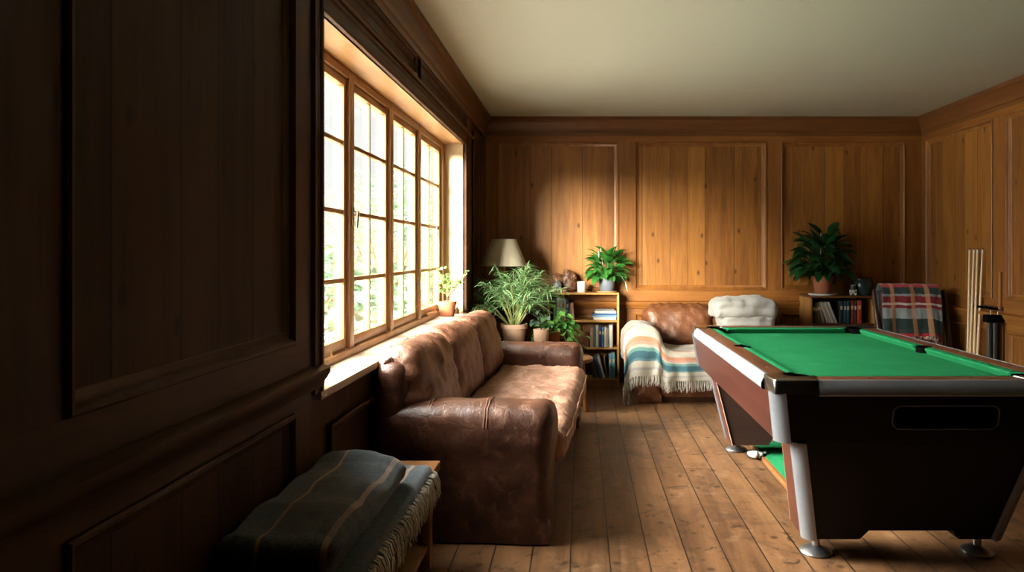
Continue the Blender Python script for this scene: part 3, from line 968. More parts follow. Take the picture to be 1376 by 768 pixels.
# score studs
for s in (-1, 1):
    for y in (-.75, -.5, -.25, .25, .5, .75):
        b = B(); lathe(b, [(.005,ZT-.002),(.005,ZT+.0015),(0,ZT+.0015)], 10, (s*(HX-.075), y, 0)); obj('stud', b, M['chrome'], pt)
    for x in (-.22, .22):
        b = B(); lathe(b, [(.005,ZT-.002),(.005,ZT+.0015),(0,ZT+.0015)], 10, (x, s*(HY-.075), 0)); obj('stud', b, M['chrome'], pt)
# cabinet and pedestals
ZA = .575
px_ = lambda z: .535-(.535-.437)*(ZA-z)/(ZA-.09)
ax = lambda z: .605 + (.637-.605)*(z-ZA)/(.79-ZA) if z >= ZA else .605-(.605-.435)*(ZA-z)/(ZA-.09)
ay = lambda z: 1.045 + (1.085-1.045)*(z-ZA)/(.79-ZA) if z >= ZA else 1.045-(1.045-.89)*(ZA-z)/(ZA-.09)
b = B()
addmesh(b, [(sx*ax(z), sy*ay(z), z) for z in (ZA, .79) for sx, sy in ((-1,-1),(1,-1),(1,1),(-1,1))], [(0,3,2,1),(4,5,6,7),(0,1,5,4),(1,2,6,5),(2,3,7,6),(3,0,4,7)])
cab = obj('cabinet', b, M['tableend'], pt, 20)
for s in (-1, 1):   # red side aprons
    b = B(); slab(b, [(s*(ax(z)+.001), y, z) for y, z in ((-ay(ZA)+.03, ZA-.003), (ay(ZA)-.03, ZA-.003), (ay(.79)-.03, .79), (-ay(.79)+.03, .79))], .008*s)
    obj('side_apron', b, M['laminate'], pt, 20)
for sy in (-1, 1):
    pa = [(-.535, ZA), (-.437, .09), (-.20, .09), (-.165, .135), (.215, .135), (.25, .09), (.437, .09), (.535, ZA)]
    yin = .84
    yo = lambda z: ay(z)
    yi = lambda z: yin-.36*(ZA-z)
    vs = [(x, sy*yo(z), z) for x, z in pa]+[(x, sy*yi(z), z) for x, z in pa]
    m = len(pa)
    b = B(); addmesh(b, vs, [tuple(range(m)), tuple(range(2*m-1, m-1, -1))]+[(k, (k+1)%m, m+(k+1)%m, m+k) for k in range(m)])
    obj('pedestal', b, M['tableend'] if sy < 0 else M['tabledk'], pt, 20)
    for sx in (-1, 1):
        b = B(); slab(b, [(sx*(px_(z)+.001), sy*y, z) for y, z in ((yi(ZA)-.005, ZA-.006), (yi(.09)-.005, .09), (ay(.09)-.02, .09), (ay(ZA)-.02, ZA-.006))], .008*sx*sy)
        obj('side_panel', b, M['laminz'], pt, 20)
        b = B(); tube(b, [(sx*(px_(z)+.007), sy*(yi(z)-.005), z) for z in (ZA-.006, .092)], .004, 6); obj('edge_strip', b, M['piping'], pt)
        # silver corner strips
        def strip(z0, z1, w, hx, nm):
            b = B()
            pr = [(.021-w+w*math.cos(R(15*k)), w-.021-w*math.sin(R(15*k))) for k in range(7)]
            rows = [[b.verts.new((sx*(hx(z)+a), sy*(ay(z)+(-c)), z)) for a, c in pr] + [b.verts.new((sx*(hx(z)-w*.95), sy*(ay(z)-w*.95), z))] for z in (z0, z1)]
            k_ = len(rows[0])
            for k in range(k_): b.faces.new((rows[0][k], rows[0][(k+1)%k_], rows[1][(k+1)%k_], rows[1][k]))
            b.faces.new(rows[0]); b.faces.new(rows[1][::-1])
            obj(nm, b, M['alu'], pt, 60)
        strip(.795, ZA-.004, .062, ax, 'corner_post')
        strip(ZA-.006, .088, .058, px_, 'corner_strip')
        # levelling feet
        b = B(); cx, cy = sx*.375, sy*(.815 if sy < 0 else .87)
        lathe(b, [(0,0),(.070,0),(.074,.008),(.066,.018),(.030,.030),(.018,.036),(.018,.10),(0,.10)], 28, (cx, cy, 0)); obj('foot', b, M['steel'], pt)
# recessed return opening outline on the near end
b = B()
ring = []
cx, cz, hw, hh, rr = .10, .685, .228, .052, .034
for (qx, qz, a0) in ((hw-rr, hh-rr, 0), (-hw+rr, hh-rr, 90), (-hw+rr, -hh+rr, 180), (hw-rr, -hh+rr, 270)):
    for k in range(7):
        a = R(a0+15*k); z = cz+qz+rr*math.sin(a)
        ring.append((cx+qx+rr*math.cos(a), -ay(z)-.002, z))
ring.append(ring[0])
tube(b, ring, .003, 6, cap=False); pl = obj('return_frame', b, M['plate'], pt)
b = B(); addmesh(b, [(x, y+.0012, z) for x, y, z in ring[:-1]], [tuple(range(len(ring)-1))])
obj('return_panel', b, M['black'], pt)

# green board lying under the table
gb = bpy.data.objects.new('baize_board', None); link(gb); gb.location = (1.58, 4.52, 0)
tag(gb, 'green baize board with a wooden edge lying on the floor under the pool table', 'board')
b = B(); box(b, (-.34, -.60, .012), (.34, .60, .024), .003); obj('baize_surface', b, M['baize'], gb)
b = B()
for lo, hi in (((-.365,-.62,0),(-.338,.62,.022)), ((.338,-.62,0),(.365,.62,.022)), ((-.34,-.625,0),(.34,-.598,.022)), ((-.34,.598,0),(.34,.625,.022))): box(b, lo, hi, .003)
box(b, (-.34,-.60,0), (.34,.60,.010)); obj('wooden_edge', b, M['stool'], gb)

# crumpled rag on the floor
b = B()
def ragf(p, n):
    q = p*22+V((3,1,2))
    return p + n*.018*noise.noise(q) + V((0,0,.018*max(0, noise.noise(p*16)))) 
rbox(b, (.13, .09, .045), (.05,.045,.02), .008, lambda p, n: (lambda r: V((r.x*(1+.25*math.sin(r.y*40)), r.y, max(-.0225, r.z))))(ragf(p, n)), centre=(0,0,.0225))
t = NT('rag_cloth'); v = t.coord('Object')
t.set(t.ramp(t.noise(v, 14, 2), [(0.50, (.62,.62,.60)), (0.56, (.02,.02,.02))], False), .9)
rg = obj('rag', b, t.m, None, 80, loc=(1.20, 4.78, 0), rot=(0,0,.3))
tag(rg, 'small crumpled white and black rag on the floorboards beside the pool table', 'rag')

# ------------------------------------------------------------------ bookcases and books
def bookcase(loc, w, h, d, shelves, label, topm, sidem):
    rt = thing('bookcase', loc, label, 'bookcase')   # local: x to the right, front at y=0, depth to +y
    th = .020
    for x in (0, w-th):
        b = B(); box(b, (x, 0, 0), (x+th, d, h-th), .002); obj('side_panel', b, sidem, rt)
    b = B(); box(b, (0, -.002, h-th), (w, d, h), .003); obj('top', b, topm, rt)
    b = B(); box(b, (th, d-.012, .03), (w-th, d-.002, h-th)); obj('back_panel', b, M['caseback'], rt)
    for z in shelves:
        b = B(); box(b, (th, .004, z-th), (w-th, d-.012, z), .002); obj('shelf', b, topm, rt)
    b = B(); box(b, (th, .012, 0), (w-th, .03, shelves[0]-th)); obj('plinth', b, M['caseback'], rt)
    return rt
BL = V((-.335, 7.29, 0)); BLW = .735
bookcase(BL, BLW, .97, .255, [.085, .405, .685], 'pale wooden three-shelf bookcase between the sofa and the loveseat', M['casex'], M['case'])
BR = V((2.325, 7.15, 0)); BRW = .67
M['dkcase'] = wood('dark_shelf_wood', 'X', (.10,.035,.012), (.20,.075,.025), rough=.4)
bookcase(BR, BRW, .945, .36, [.10, .385, .665], 'wooden bookcase in the far right corner below the dark leafy plant', M['dkcase'], M['case'])

bmats = {}
def bookmat(c, i):
    if c not in bmats: bmats[c] = simple('book_cover_%d' % i, c, .5, nscale=30, namt=.12)
    return bmats[c]
M['pages'] = simple('book_pages', (.66,.60,.48), .9, nscale=120, namt=.15)
M['title'] = simple('spine_title_block', (.62,.54,.36), .6)
bi = 0
def book(base, t, h, d, col, label, group, lean=0.0, flat=False, yaw=0.0, title=False):
    """standing: pivot at the lower left front corner; flat: pivot at the middle of the spine edge"""
    global bi
    bi += 1
    m = bookmat(col, bi)
    c = B(); ct = .0022
    box(c, (0, 0, 0), (ct, d, h)); box(c, (t-ct, 0, 0), (t, d, h))
    # rounded spine
    n_ = 6
    pts = [(t/2-t/2*math.cos(math.pi*k/n_), -.12*t*math.sin(math.pi*k/n_)) for k in range(n_+1)]
    inner = [(t-ct, .003), (ct, .003)]
    prism(c, pts+inner, 0, h)
    o = obj('book', c, m, None, 50)
    p = B(); box(p, (ct, .003, .003), (t-ct, d-.004, h-.003)); obj('pages', p, M['pages'], o)
    if title:
        p = B(); prism(p, [(t/2-t/2*.8*math.cos(math.pi*k/n_), -.12*t*math.sin(math.pi*k/n_)-.0006) for k in range(n_+1)]+[(t*.9, .001), (t*.1, .001)], h*.62, h*.78); obj('spine_label', p, M['title'], o)
    tag(o, label, 'book', group)
    if flat:
        o.rotation_euler = Euler((0, R(90), yaw), 'XYZ'); o.location = V(base)+V((0,0,t))
        o.rotation_euler = (Matrix.Rotation(yaw, 3, 'Z') @ Matrix.Rotation(R(90), 3, 'Y')).to_euler()
    else:
        o.location = base; o.rotation_euler = (0, -R(lean), 0)
    return o
def row(base, specs, group, lean=0.0):
    x = 0.0
    for sp in specs:
        if isinstance(sp, (int, float)): x += sp; continue
        t, h, d, col, lab = sp[:5]; ln = sp[5] if len(sp) > 5 else lean
        book(V(base)+V((x, random.uniform(.0,.012), 0)), t, h, d, col, lab, group, ln, title=(t > .025 and len(sp) < 7))
        x += t/math.cos(R(ln))+.0015
navy, blue, lblue, tealb = (.02,.05,.16), (.04,.12,.34), (.20,.36,.52), (.10,.36,.44)
tan, cr, wh, gry, dkg, pink, brn, blk, red = (.36,.17,.09), (.60,.52,.38), (.66,.64,.58), (.34,.34,.30), (.06,.12,.08), (.55,.34,.26), (.14,.06,.03), (.02,.02,.025), (.42,.05,.03)
g1 = 'books on the top shelf of the left bookcase'
row(BL+V((.055, .02, .685)), [
    (.030, .215, .16, dkg, 'dark green book at the leafy end of the top shelf'),
    (.030, .225, .16, (.45,.50,.44), 'pale sage book behind the trailing plant'),
    (.026, .220, .16, (.30,.36,.32), 'grey-green book beside the pale sage one'),
    (.020, .215, .16, gry, 'grey book on the top shelf next to the cream spine'),
    (.018, .205, .16, cr, 'cream spined book left of the navy one on the top shelf'),
    (.030, .215, .16, navy, 'tall navy blue book on the top shelf'),
    .006,
    (.022, .175, .15, tan, 'tan book just right of the navy book'),
    (.024, .178, .15, pink, 'pinkish tan book leaning at the end of the upright row', 4)], g1)
fx = BL.x+.46
for i, (t, w_, d_, col, lab) in enumerate([(.030, .235, .17, wh, 'thick white book at the bottom of the flat pile'), (.020, .25, .175, lblue, 'light blue book lying on the white one in the flat pile'),
        (.016, .255, .17, blue, 'thin blue book in the middle of the flat pile'), (.030, .225, .165, (.62,.56,.52), 'cream book above the blue ones in the flat pile'), (.020, .195, .15, (.16,.13,.12), 'dark covered book on top of the flat pile')]):
    z = .685+sum([.030,.020,.016,.030,.020][:i])+.0006*i
    book(V((fx+[.008,.0,-.006,.020,.030][i], BL.y+.025, z)), t, w_, d_, col, lab, 'flat pile of books in the left bookcase', flat=True)
g2 = 'books on the middle shelf of the left bookcase'
row(BL+V((.435, .02, .405)), [
    (.034, .20, .16, pink, 'pink spined book starting the middle shelf row'),
    (.022, .215, .16, (.10,.20,.18), 'dark green book between the pink and the white spine'),
    (.030, .225, .16, wh, 'white spined book left of the blue pair'),
    (.028, .215, .16, navy, 'dark blue book of the middle shelf pair, left one'),
    (.026, .208, .16, blue, 'bright blue book of the middle shelf pair, right one'),
    (.022, .205, .16, cr, 'cream book right of the bright blue one'),
    (.020, .200, .16, (.22,.20,.15), 'olive grey book between cream and white spines'),
    .004,
    (.038, .228, .16, (.62,.62,.58), 'wide off-white book against the right end of the middle shelf')], g2)
g3 = 'books on the bottom shelf of the left bookcase'
row(BL+V((.465, .02, .085)), [
    (.024, .20, .16, blk, 'black book leaning at the bottom shelf by the stool', 13),
    (.024, .205, .16, brn, 'brown book leaning left on the bottom shelf', 14),
    (.024, .215, .16, navy, 'navy book leaning left on the bottom shelf', 15),
    (.020, .230, .16, blue, 'bright blue book leaning left on the bottom shelf', 16),
    (.028, .236, .16, (.56,.54,.47), 'pale stone book leaning at the end of the slanted group', 16),
    .004,
    (.016, .215, .16, (.15,.13,.10), 'thin dark book standing just after the slanted group', 8),
    ], g3)
row(BL+V((.628, .02, .085)), [(.030, .25, .16, lblue, 'light blue book upright at the bottom shelf'), (.034, .255, .16, tealb, 'teal book upright against the right side of the bottom shelf')], g3)
g4 = 'books on the top shelf of the right bookcase'
row(BR+V((.035, .03, .665)), [
    (.026, .21, .2, blk, 'black book at the left end of the far right bookcase'),
    (.028, .205, .2, (.10,.09,.05), 'dark olive book second from the left end of the far right bookcase', 2),
    (.028, .215, .2, (.17,.15,.09), 'dull khaki book before the slanted pale ones', 4),
    .012,
    (.030, .215, .2, (.34,.31,.24), 'grey beige book starting the slanted pale group', 13),
    .016,
    (.022, .225, .2, wh, 'first white book of the slanted pale group', 20),
    (.018, .225, .2, (.50,.47,.40), 'ivory book between two white slanted ones', 20),
    (.020, .222, .2, (.70,.67,.60), 'brightest white book of the slanted pale group', 21),
    (.014, .222, .2, (.40,.38,.34), 'thin grey book inside the slanted pale group', 21),
    (.022, .226, .2, (.62,.58,.50), 'last cream book of the slanted pale group', 22),
    .016,
    (.040, .225, .2, (.035,.045,.04), 'very dark green book right of the slanted group'),
    (.030, .222, .2, (.02,.06,.10), 'dark blue book in the far right bookcase'),
    (.030, .225, .2, (.02,.08,.09), 'dark teal book in the far right bookcase'),
    .01,
    (.034, .228, .2, (.22,.05,.03), 'dark red book near the right end of the far right bookcase'),
    (.028, .225, .2, (.10,.02,.02), 'maroon book between the two red ones'),
    (.044, .232, .2, (.50,.06,.03), 'bright red book at the right end of the far right bookcase')], g4)
# leftovers on shelves
b = B(); lathe(b, [(0,0),(.030,0),(.036,.03),(.034,.075),(.026,.095),(.030,.12),(.022,.145),(0,.150)], 20, wob=lambda a, z: 1+.10*math.sin(a*3+z*60))
jar = obj('figurine', b, simple('reddish_clay', (.24,.08,.05), .6, nscale=40, namt=.4), None, 50, loc=(BL.x+.40, BL.y+.07, .405))
tag(jar, 'small reddish clay figurine left of the middle shelf books', 'figurine')

# ------------------------------------------------------------------ things on the left bookcase
ZB = .97
def rock(name, size, seed, mat, loc, rz, label, cat, tilt=0):
    b = B()
    rbox(b, size, tuple(s*.46 for s in size), .012, lambda p, n: p+n*(size[0]*.16*fbm(p*1+V((seed, seed, 0)), 9, 4)+.004*noise.noise(p*70)))
    o = obj(name, b, mat, None, 60, loc=loc, rot=(tilt, 0, rz)); tag(o, label, cat); return o
def rockmat(name, a, c, e):
    t = NT(name); v = t.coord('Object')
    n = t.noise(v, 16, 6, .7, 1.2)
    k = t.ramp(n, [(.30, a), (.46, c), (.56, a), (.66, e), (.8, c)])
    return t.set(k, .45, 0, t.bump(t.noise(v, 40, 5), .6, .006), .4)
rock('mineral_slab', (.175, .07, .235), 3.2, rockmat('amber_rock', (.20,.085,.04), (.035,.016,.010), (.42,.22,.11)), (.285-.40+ .0, 7.42, ZB+.112), 0, 'rounded brown mineral slab standing on the left bookcase', 'mineral', R(-8))
rock('mineral_slab', (.13, .06, .215), 7.7, rockmat('brown_rock', (.22,.10,.05), (.10,.045,.022), (.32,.16,.09)), (-.255, 7.44, ZB+.100), .1, 'smaller brown mineral slab half hidden by the palm', 'mineral', R(-8))
rock('crystal', (.085, .07, .125), 5.1, rockmat('grey_crystal', (.30,.31,.34), (.10,.10,.11), (.60,.61,.64)), (-.235, 7.345, ZB+.055), .4, 'grey crystal lump in front of the brown slabs', 'mineral')
rock('pink_stone', (.050, .04, .040), 9.3, rockmat('pink_stone', (.52,.16,.13), (.40,.10,.09), (.60,.28,.22)), (-.165, 7.335, ZB+.018), .2, 'little pink stone beside the grey crystal', 'stone')
mg = bpy.data.objects.new('ceramic_cup', None); link(mg); mg.location = (.012, 7.36, ZB)
tag(mg, 'handmade white ceramic cup on the left bookcase', 'cup')
b = B(); lathe(b, [(0,0),(.042,0),(.046,.006),(.046,.110),(.043,.113),(.040,.108),(.040,.012),(0,.012)], 32, wob=lambda a, z: 1+.012*math.sin(a*5+z*40)); obj('body', b, M['whitepot'], mg)

# ------------------------------------------------------------------ plants
def plant(name, loc, label, cat='plant', rz=0, group=None):
    return thing(name, loc, label, cat, rz, group)
def pot(rt, prof, mat, soil_r, soil_z, n=36):
    b = B(); lathe(b, prof, n); p = obj('pot', b, mat, rt, 45)
    b = B(); lathe(b, [(0, soil_z+.006), (soil_r*.5, soil_z+.004), (soil_r, soil_z), (soil_r, soil_z-.012), (0, soil_z-.012)], 24); obj('soil', b, M['soil'], rt)
def peace_lily(rt, z0, n, rad, hgt, mat, seed, L=(.16,.24), W=(.055,.085), droop=(.6,1.5), flowers=1, mx=0):
    rnd = random.Random(seed)
    b = B()
    for i in range(n):
        a = i*2.399963+rnd.uniform(-.3,.3)
        k = (i+.5)/n             # 0 inner, 1 outer
        el = R(86-66*k+rnd.uniform(-10,10))
        d = V((math.cos(a)*math.cos(el), math.sin(a)*math.cos(el), math.sin(el)))
        st = hgt*(1.0-.62*k)*rnd.uniform(.75,1.1)+.03
        p0 = V((math.cos(a)*.02, math.sin(a)*.02, z0))
        p2 = p0+V((0,0,.04*(1-k)))+d*st
        p1 = (p0+p2)/2+V((0,0,.02))
        tube(b, [p0, p1, p2], [.0035,.003,.002], 5, cap=False)
        out = (V((d.x, d.y, 0)).normalized()*(.55+.6*k)+V((0,0,.75-.65*k))).normalized()
        leaf(b, p2, out, rnd.uniform(*L), rnd.uniform(*W), rnd.uniform(*droop)*(.45+.8*k), 7, .16, rnd.uniform(-.5,.5), .85)
    for v_ in b.verts:
        if v_.co.y > mx-.04: v_.co.y = mx-.04+(v_.co.y-mx+.04)*.15
    obj('foliage', b, mat, rt, 70)
# 1 on the left bookcase
rt = plant('peace_lily', (.275, 7.375, ZB), 'peace lily in a grey pot on the left bookcase')
b = B(); lathe(b, [(0,0),(.098,0),(.104,.006),(.104,.014),(.094,.016),(.090,.010),(0,.010)], 36); obj('saucer', b, M['saucer'], rt)
pot(rt, [(0,.012),(.066,.012),(.071,.02),(.084,.10),(.088,.150),(.084,.153),(.080,.146),(.078,.12),(0,.12)], M['greypot'], .078, .132)
peace_lily(rt, .13, 72, .2, .17, M['lily'], 5, (.13,.19), (.060,.085), (.9,2.2), mx=.15)
b = B()
for p0, d, L in (((.05,-.03,.36), (.4,0,1), .16), ((.08,.0,.34), (.75,0,.8), .15)):
    tube(b, [(0,0,.14), V(p0)*.6+V((0,0,.12)), p0], [.003,.003,.002], 5); leaf(b, p0, d, L, .055, .15, 7, .2)
obj('leaf', b, M['lily'], rt, 70)
b = B()
for k, (x, z) in enumerate(((-.06,.40), (-.085,.37))):
    tube(b, [(0,0,.14), (x*.7, -.01, z*.7), (x, -.01, z)], .002, 5); leaf(b, (x, -.01, z-.02), (-.05,0,1), .085, .030, .1, 6, .35)
obj('flower', b, M['spathe'], rt, 70)
b = B(); tube(b, [(.06,-.05,.18),(.15,-.05,.17),(.19,-.05,.10)], .002, 5); leaf(b, (.185,-.05,.12), (.25,0,-1), .12, .035, .1, 6, .3); obj('flower', b, M['spathe'], rt, 70)

# 2 dark one on the right bookcase
rt = plant('peace_lily', (2.375+.125, 7.30, .945), 'large dark leafy plant in a terracotta pot on the right bookcase')
b = B(); lathe(b, [(0,0),(.135,0),(.142,.008),(.142,.018),(.130,.020),(.126,.010),(0,.010)], 36); obj('saucer', b, M['whitepot'], rt)
pot(rt, [(0,.012),(.072,.012),(.078,.018),(.098,.150),(.110,.152),(.114,.195),(.108,.198),(.100,.19),(.098,.16),(0,.16)], M['terra'], .098, .175)
peace_lily(rt, .17, 135, .3, .35, M['lilydk'], 11, (.15,.23), (.07,.11), (.9,2.2), mx=.23)
b = B(); tube(b, [(-.02,0,.2),(-.03,-.03,.45),(-.03,-.04,.60)], .0025, 5); leaf(b, (-.03,-.04,.585), (.03,0,1), .07, .024, .1, 6, .35); obj('flower', b, M['spathe'], rt, 70)

# 3 palm behind the sofa, on a plant table
tb = thing('plant_table', (-.57, 6.60, 0), 'low wooden table behind the sofa carrying the potted plants', 'table')
b = B(); box(b, (-.38,-.18,.50), (.38,.18,.53), .006); obj('table_top', b, M['casex'], tb)
for sx in (-1,1):
    for sy in (-1,1):
        b = B(); box(b, (sx*.35-.022, sy*.15-.022, 0), (sx*.35+.022, sy*.15+.022, .50), .004); obj('leg', b, M['stool'], tb)
rt = plant('potted_palm', (-.615, 6.565, .531), 'bushy fine-leaved palm in a pale terracotta pot behind the sofa arm')
pot(rt, [(0,0),(.088,0),(.092,.006),(.110,.150),(.124,.152),(.126,.192),(.119,.196),(.112,.19),(.110,.16),(0,.16)], M['paleterra'], .11, .175)
rnd = random.Random(21)
sb, lb = B(), B()
def frond(p0, az, lean, L, nl, ll, curl):
    d = V((math.cos(az)*math.sin(lean), math.sin(az)*math.sin(lean), math.cos(lean)))
    p = V(p0); pts = [p.copy()]; dirs = [d.copy()]
    n = 14
    for i in range(n):
        p = p+d*L/n; d = (d+V((math.cos(az)*.35, math.sin(az)*.35, -1))*curl/n*(i/n)*1.9).normalized()
        pts.append(p.copy()); dirs.append(d.copy())
    tube(sb, pts, [.0065*(1-.75*i/n) for i in range(n+1)], 6, cap=False)
    for k in range(nl):
        s = .40+.60*k/(nl-1)
        i = min(n-1, int(s*n)); f = s*n-i
        q = pts[i].lerp(pts[i+1], f); dd = dirs[i]
        side = dd.cross(V((0,0,1)))
        if side.length < .05: side = V((-math.sin(az), math.cos(az), 0))
        side.normalize()
        lenk = ll*math.sin(math.pi*(.18+.75*(s-.40)/.6))**.7
        for sg in (-1, 1):
            o = (dd*rnd.uniform(.4,1.0)+side*sg*rnd.uniform(.5,1.0)+V((0,0,rnd.uniform(-.1,.55)))).normalized()
            leaf(lb, q, o, lenk*rnd.uniform(.75,1.25), .0105, rnd.uniform(.8,2.4), 6, .12, rnd.uniform(-.7,.7), .6)
for i in range(34):
    az = i*2.399963+rnd.uniform(-.3,.3)
    k = (i+.5)/34
    lean = R(4+44*k+rnd.uniform(-5,5))
    frond((.05*math.cos(az)*k, .05*math.sin(az)*k, .175), az, lean, rnd.uniform(.44,.66)*(1-.15*k), 17, rnd.uniform(.18,.27), rnd.uniform(.7,1.3))
for bb in (sb, lb):
    for v_ in bb.verts:
        if v_.co.x < -.33: v_.co.x = -.33+(v_.co.x+.33)*.2
        if v_.co.y > .25 and v_.co.z > .5: v_.co.y = .25+(v_.co.y-.25)*.3
obj('stems', sb, M['palmstem'], rt, 70); obj('foliage', lb, M['palm'], rt, 70)

# 4 small dark plant in a square-ish clay pot
rt = plant('potted_plant', (-.36, 6.505, .531), 'small dark round-leaved plant in a pinkish clay pot')
pot(rt, [(0,0),(.062,0),(.066,.006),(.074,.15),(.070,.153),(.066,.146),(0,.13)], M['paleterra'], .066, .138)
b = B(); rnd = random.Random(3)
for i in range(13):
    a = rnd.uniform(0, 6.28); h = rnd.uniform(.06,.20); r = rnd.uniform(.03,.13)
    p = V((math.cos(a)*r, math.sin(a)*r*.7, .14+h))
    tube(b, [(0,0,.135), V((p.x*.35, p.y*.35, .14+h*.7)), p], .0018, 5)
    leaf(b, p, (math.cos(a), math.sin(a), -.15), rnd.uniform(.055,.085), rnd.uniform(.045,.06), .9, 6, .2, rnd.uniform(-.6,.6), .8)
obj('foliage', b, M['fern'], rt, 70)

# 5 pothos trailing by the bookcase
rt = plant('pothos', (-.262, 6.69, .531), 'green trailing plant between the palm and the bookcase')
pot(rt, [(0,0),(.055,0),(.060,.006),(.074,.115),(.070,.118),(.066,.11),(0,.10)], M['terra'], .066, .105)
b = B(); rnd = random.Random(9)
for i in range(26):
    a = i*2.4; r = rnd.uniform(.06,.24); h = rnd.uniform(.00,.24)*(1-r*1.2)
    e = V((math.cos(a)*r*1.05+.05, math.sin(a)*r*.8, .10+h+(.0 if r < .16 else -.10)))
    mid = V((e.x*.55, e.y*.55, .16+h))
    tube(b, [(0,0,.10), mid, e], .0022, 5, cap=False)
    for s in (.55, .8, 1.0):
        p = (mid.lerp(e, (s-.5)*2) if s > .5 else mid)
        aa = a+rnd.uniform(-1.2,1.2)
        leaf(b, p, (math.cos(aa), math.sin(aa)-.3, rnd.uniform(-.3,.5)), rnd.uniform(.07,.115), rnd.uniform(.042,.065), rnd.uniform(.6,1.5), 6, .2, rnd.uniform(-.6,.6), .7)
for i in range(5):
    x = .12+.03*i; pts = [(.03,0,.12), (x*.7,-.03,.20-.02*i), (x+.03,-.05,.10-.03*i), (x+.06,-.06,-.04-.02*i)]
    tube(b, pts, .002, 5, cap=False)
    for p in pts[1:]:
        leaf(b, p, (rnd.uniform(-.4,.8), -.5, rnd.uniform(-.5,.1)), .09, .05, 1.1, 6, .2, rnd.uniform(-.6,.6), .7)
obj('foliage', b, M['pothos'], rt, 70)

# 6 sill plant
rt = plant('potted_plant', (-1.105, 5.86, WZ0), 'sunlit small-leaved plant in a terracotta pot on the windowsill')
pot(rt, [(0,0),(.056,0),(.060,.006),(.071,.095),(.078,.096),(.080,.122),(.075,.125),(.070,.115),(0,.105)], M['terra'], .070, .11)
b, b2 = B(), B(); rnd = random.Random(14)
ends = [(-.10,0,.44), (-.07,.02,.36), (-.10,-.02,.28), (-.04,0,.40), (.02,.02,.30), (.08,-.02,.33), (.13,0,.35), (.16,.01,.38), (.12,-.02,.30), (.04,.0,.27), (-.06,.0,.23), (.0,-.02,.34)]
for e in ends:
    e = V(e); k = V((e.x*.25+.01, e.y*.25, .20))
    tube(b2, [(.005,0,.11), (.0,0,.16), k, e], [.006,.005,.0035,.0015], 6)
    for j in range(15):
        s = rnd.uniform(.25,1.05); p = k.lerp(e, s)+V((rnd.uniform(-.02,.02), rnd.uniform(-.02,.02), rnd.uniform(-.015,.015)))
        a = rnd.uniform(0,6.28)
        leaf(b, p, (math.cos(a), math.sin(a), rnd.uniform(-.3,.6)), rnd.uniform(.028,.044), rnd.uniform(.022,.032), .5, 4, .15, rnd.uniform(-.8,.8), .8)
tube(b2, [(-.03,0,.11),(-.035,.0,.16),(-.03,0,.21)], [.004,.004,.002], 6)
obj('stems', b2, M['twig'], rt, 70); obj('foliage', b, M['jade'], rt, 70)
# little bottle next to it
b = B(); lathe(b, [(0,0),(.016,0),(.018,.004),(.018,.035),(.008,.045),(.008,.056),(0,.056)], 16)
o = obj('bottle', b, simple('dark_glass_bottle', (.10,.05,.02), .15), None, loc=(-1.065, 6.10, WZ0)); tag(o, 'tiny dark bottle at the far end of the windowsill', 'bottle')

# ------------------------------------------------------------------ lamp
lp = thing('table_lamp', (-.755, 6.99, 0.75), 'lamp with a cream conical shade in the corner behind the palm', 'lamp')
b = B(); lathe(b, [(.118,.765),(.226,.505),(.222,.505),(.114,.765),(.118,.765)], 48); obj('lamp_shade', b, M['shade'], lp)
b = B(); tube(b, [(.118*math.cos(k/24*6.2832), .118*math.sin(k/24*6.2832), .765) for k in range(25)], .003, 5); tube(b, [(.225*math.cos(k/24*6.2832), .225*math.sin(k/24*6.2832), .505) for k in range(25)], .003, 5); obj('shade_rim', b, M['shade'], lp)
b = B(); lathe(b, [(0,0),(.09,0),(.092,.012),(.05,.03),(.065,.09),(.085,.17),(.07,.26),(.03,.34),(.018,.36),(.018,.42),(0,.42)], 32); obj('lamp_base', b, M['darkwood'], lp)
b = B(); tube(b, [(0,0,.42),(0,0,.70)], .006, 8)
for k in range(3): tube(b, [(0,0,.70),(.115*math.cos(k*2.094), .115*math.sin(k*2.094), .762)], .002, 5)
obj('stem', b, M['brass'], lp)
b = B(); lathe(b, [(0,.50),(.012,.50),(.014,.54),(.030,.58),(.032,.61),(.02,.635),(0,.64)], 20); obj('bulb', b, M['whitepot'], lp)
ct = thing('corner_table', (-.755, 6.99, 0), 'dark wooden table in the corner under the lamp', 'table')
b = B(); box(b, (-.20,-.19,.72), (.20,.19,.75), .005); obj('table_top', b, M['darkwood'], ct)
for sx in (-1,1):
    for sy in (-1,1):
        b = B(); box(b, (sx*.17-.018, sy*.16-.018, 0), (sx*.17+.018, sy*.16+.018, .72), .003); obj('leg', b, M['darkwood'], ct)

# ------------------------------------------------------------------ stool
sx_, sy_ = -.085, 6.26
stl = thing('wooden_stool', (sx_, sy_, 0), 'round-topped wooden stool between the sofa arm and the bookcase', 'stool')
b = B(); lathe(b, [(0,.425),(.185,.425),(.196,.432),(.200,.445),(.196,.458),(.186,.464),(0,.464)], 40); obj('seat', b, M['stool'], stl)
for k in range(4):
    a = R(-35+90*k)
    p0 = V((.115*math.cos(a), .115*math.sin(a), .427)); p1 = V((.165*math.cos(a), .165*math.sin(a), 0))
    b = B(); tube(b, [p0, p0.lerp(p1, .5), p1], [.028,.026,.022], 10); obj('leg', b, M['stool'], stl)
b = B()
for k in range(4):
    a, c = R(-35+90*k), R(55+90*k)
    tube(b, [(.14*math.cos(a), .14*math.sin(a), .20), (.14*math.cos(c), .14*math.sin(c), .20)], .010, 8)
obj('stretcher', b, M['stool'], stl)

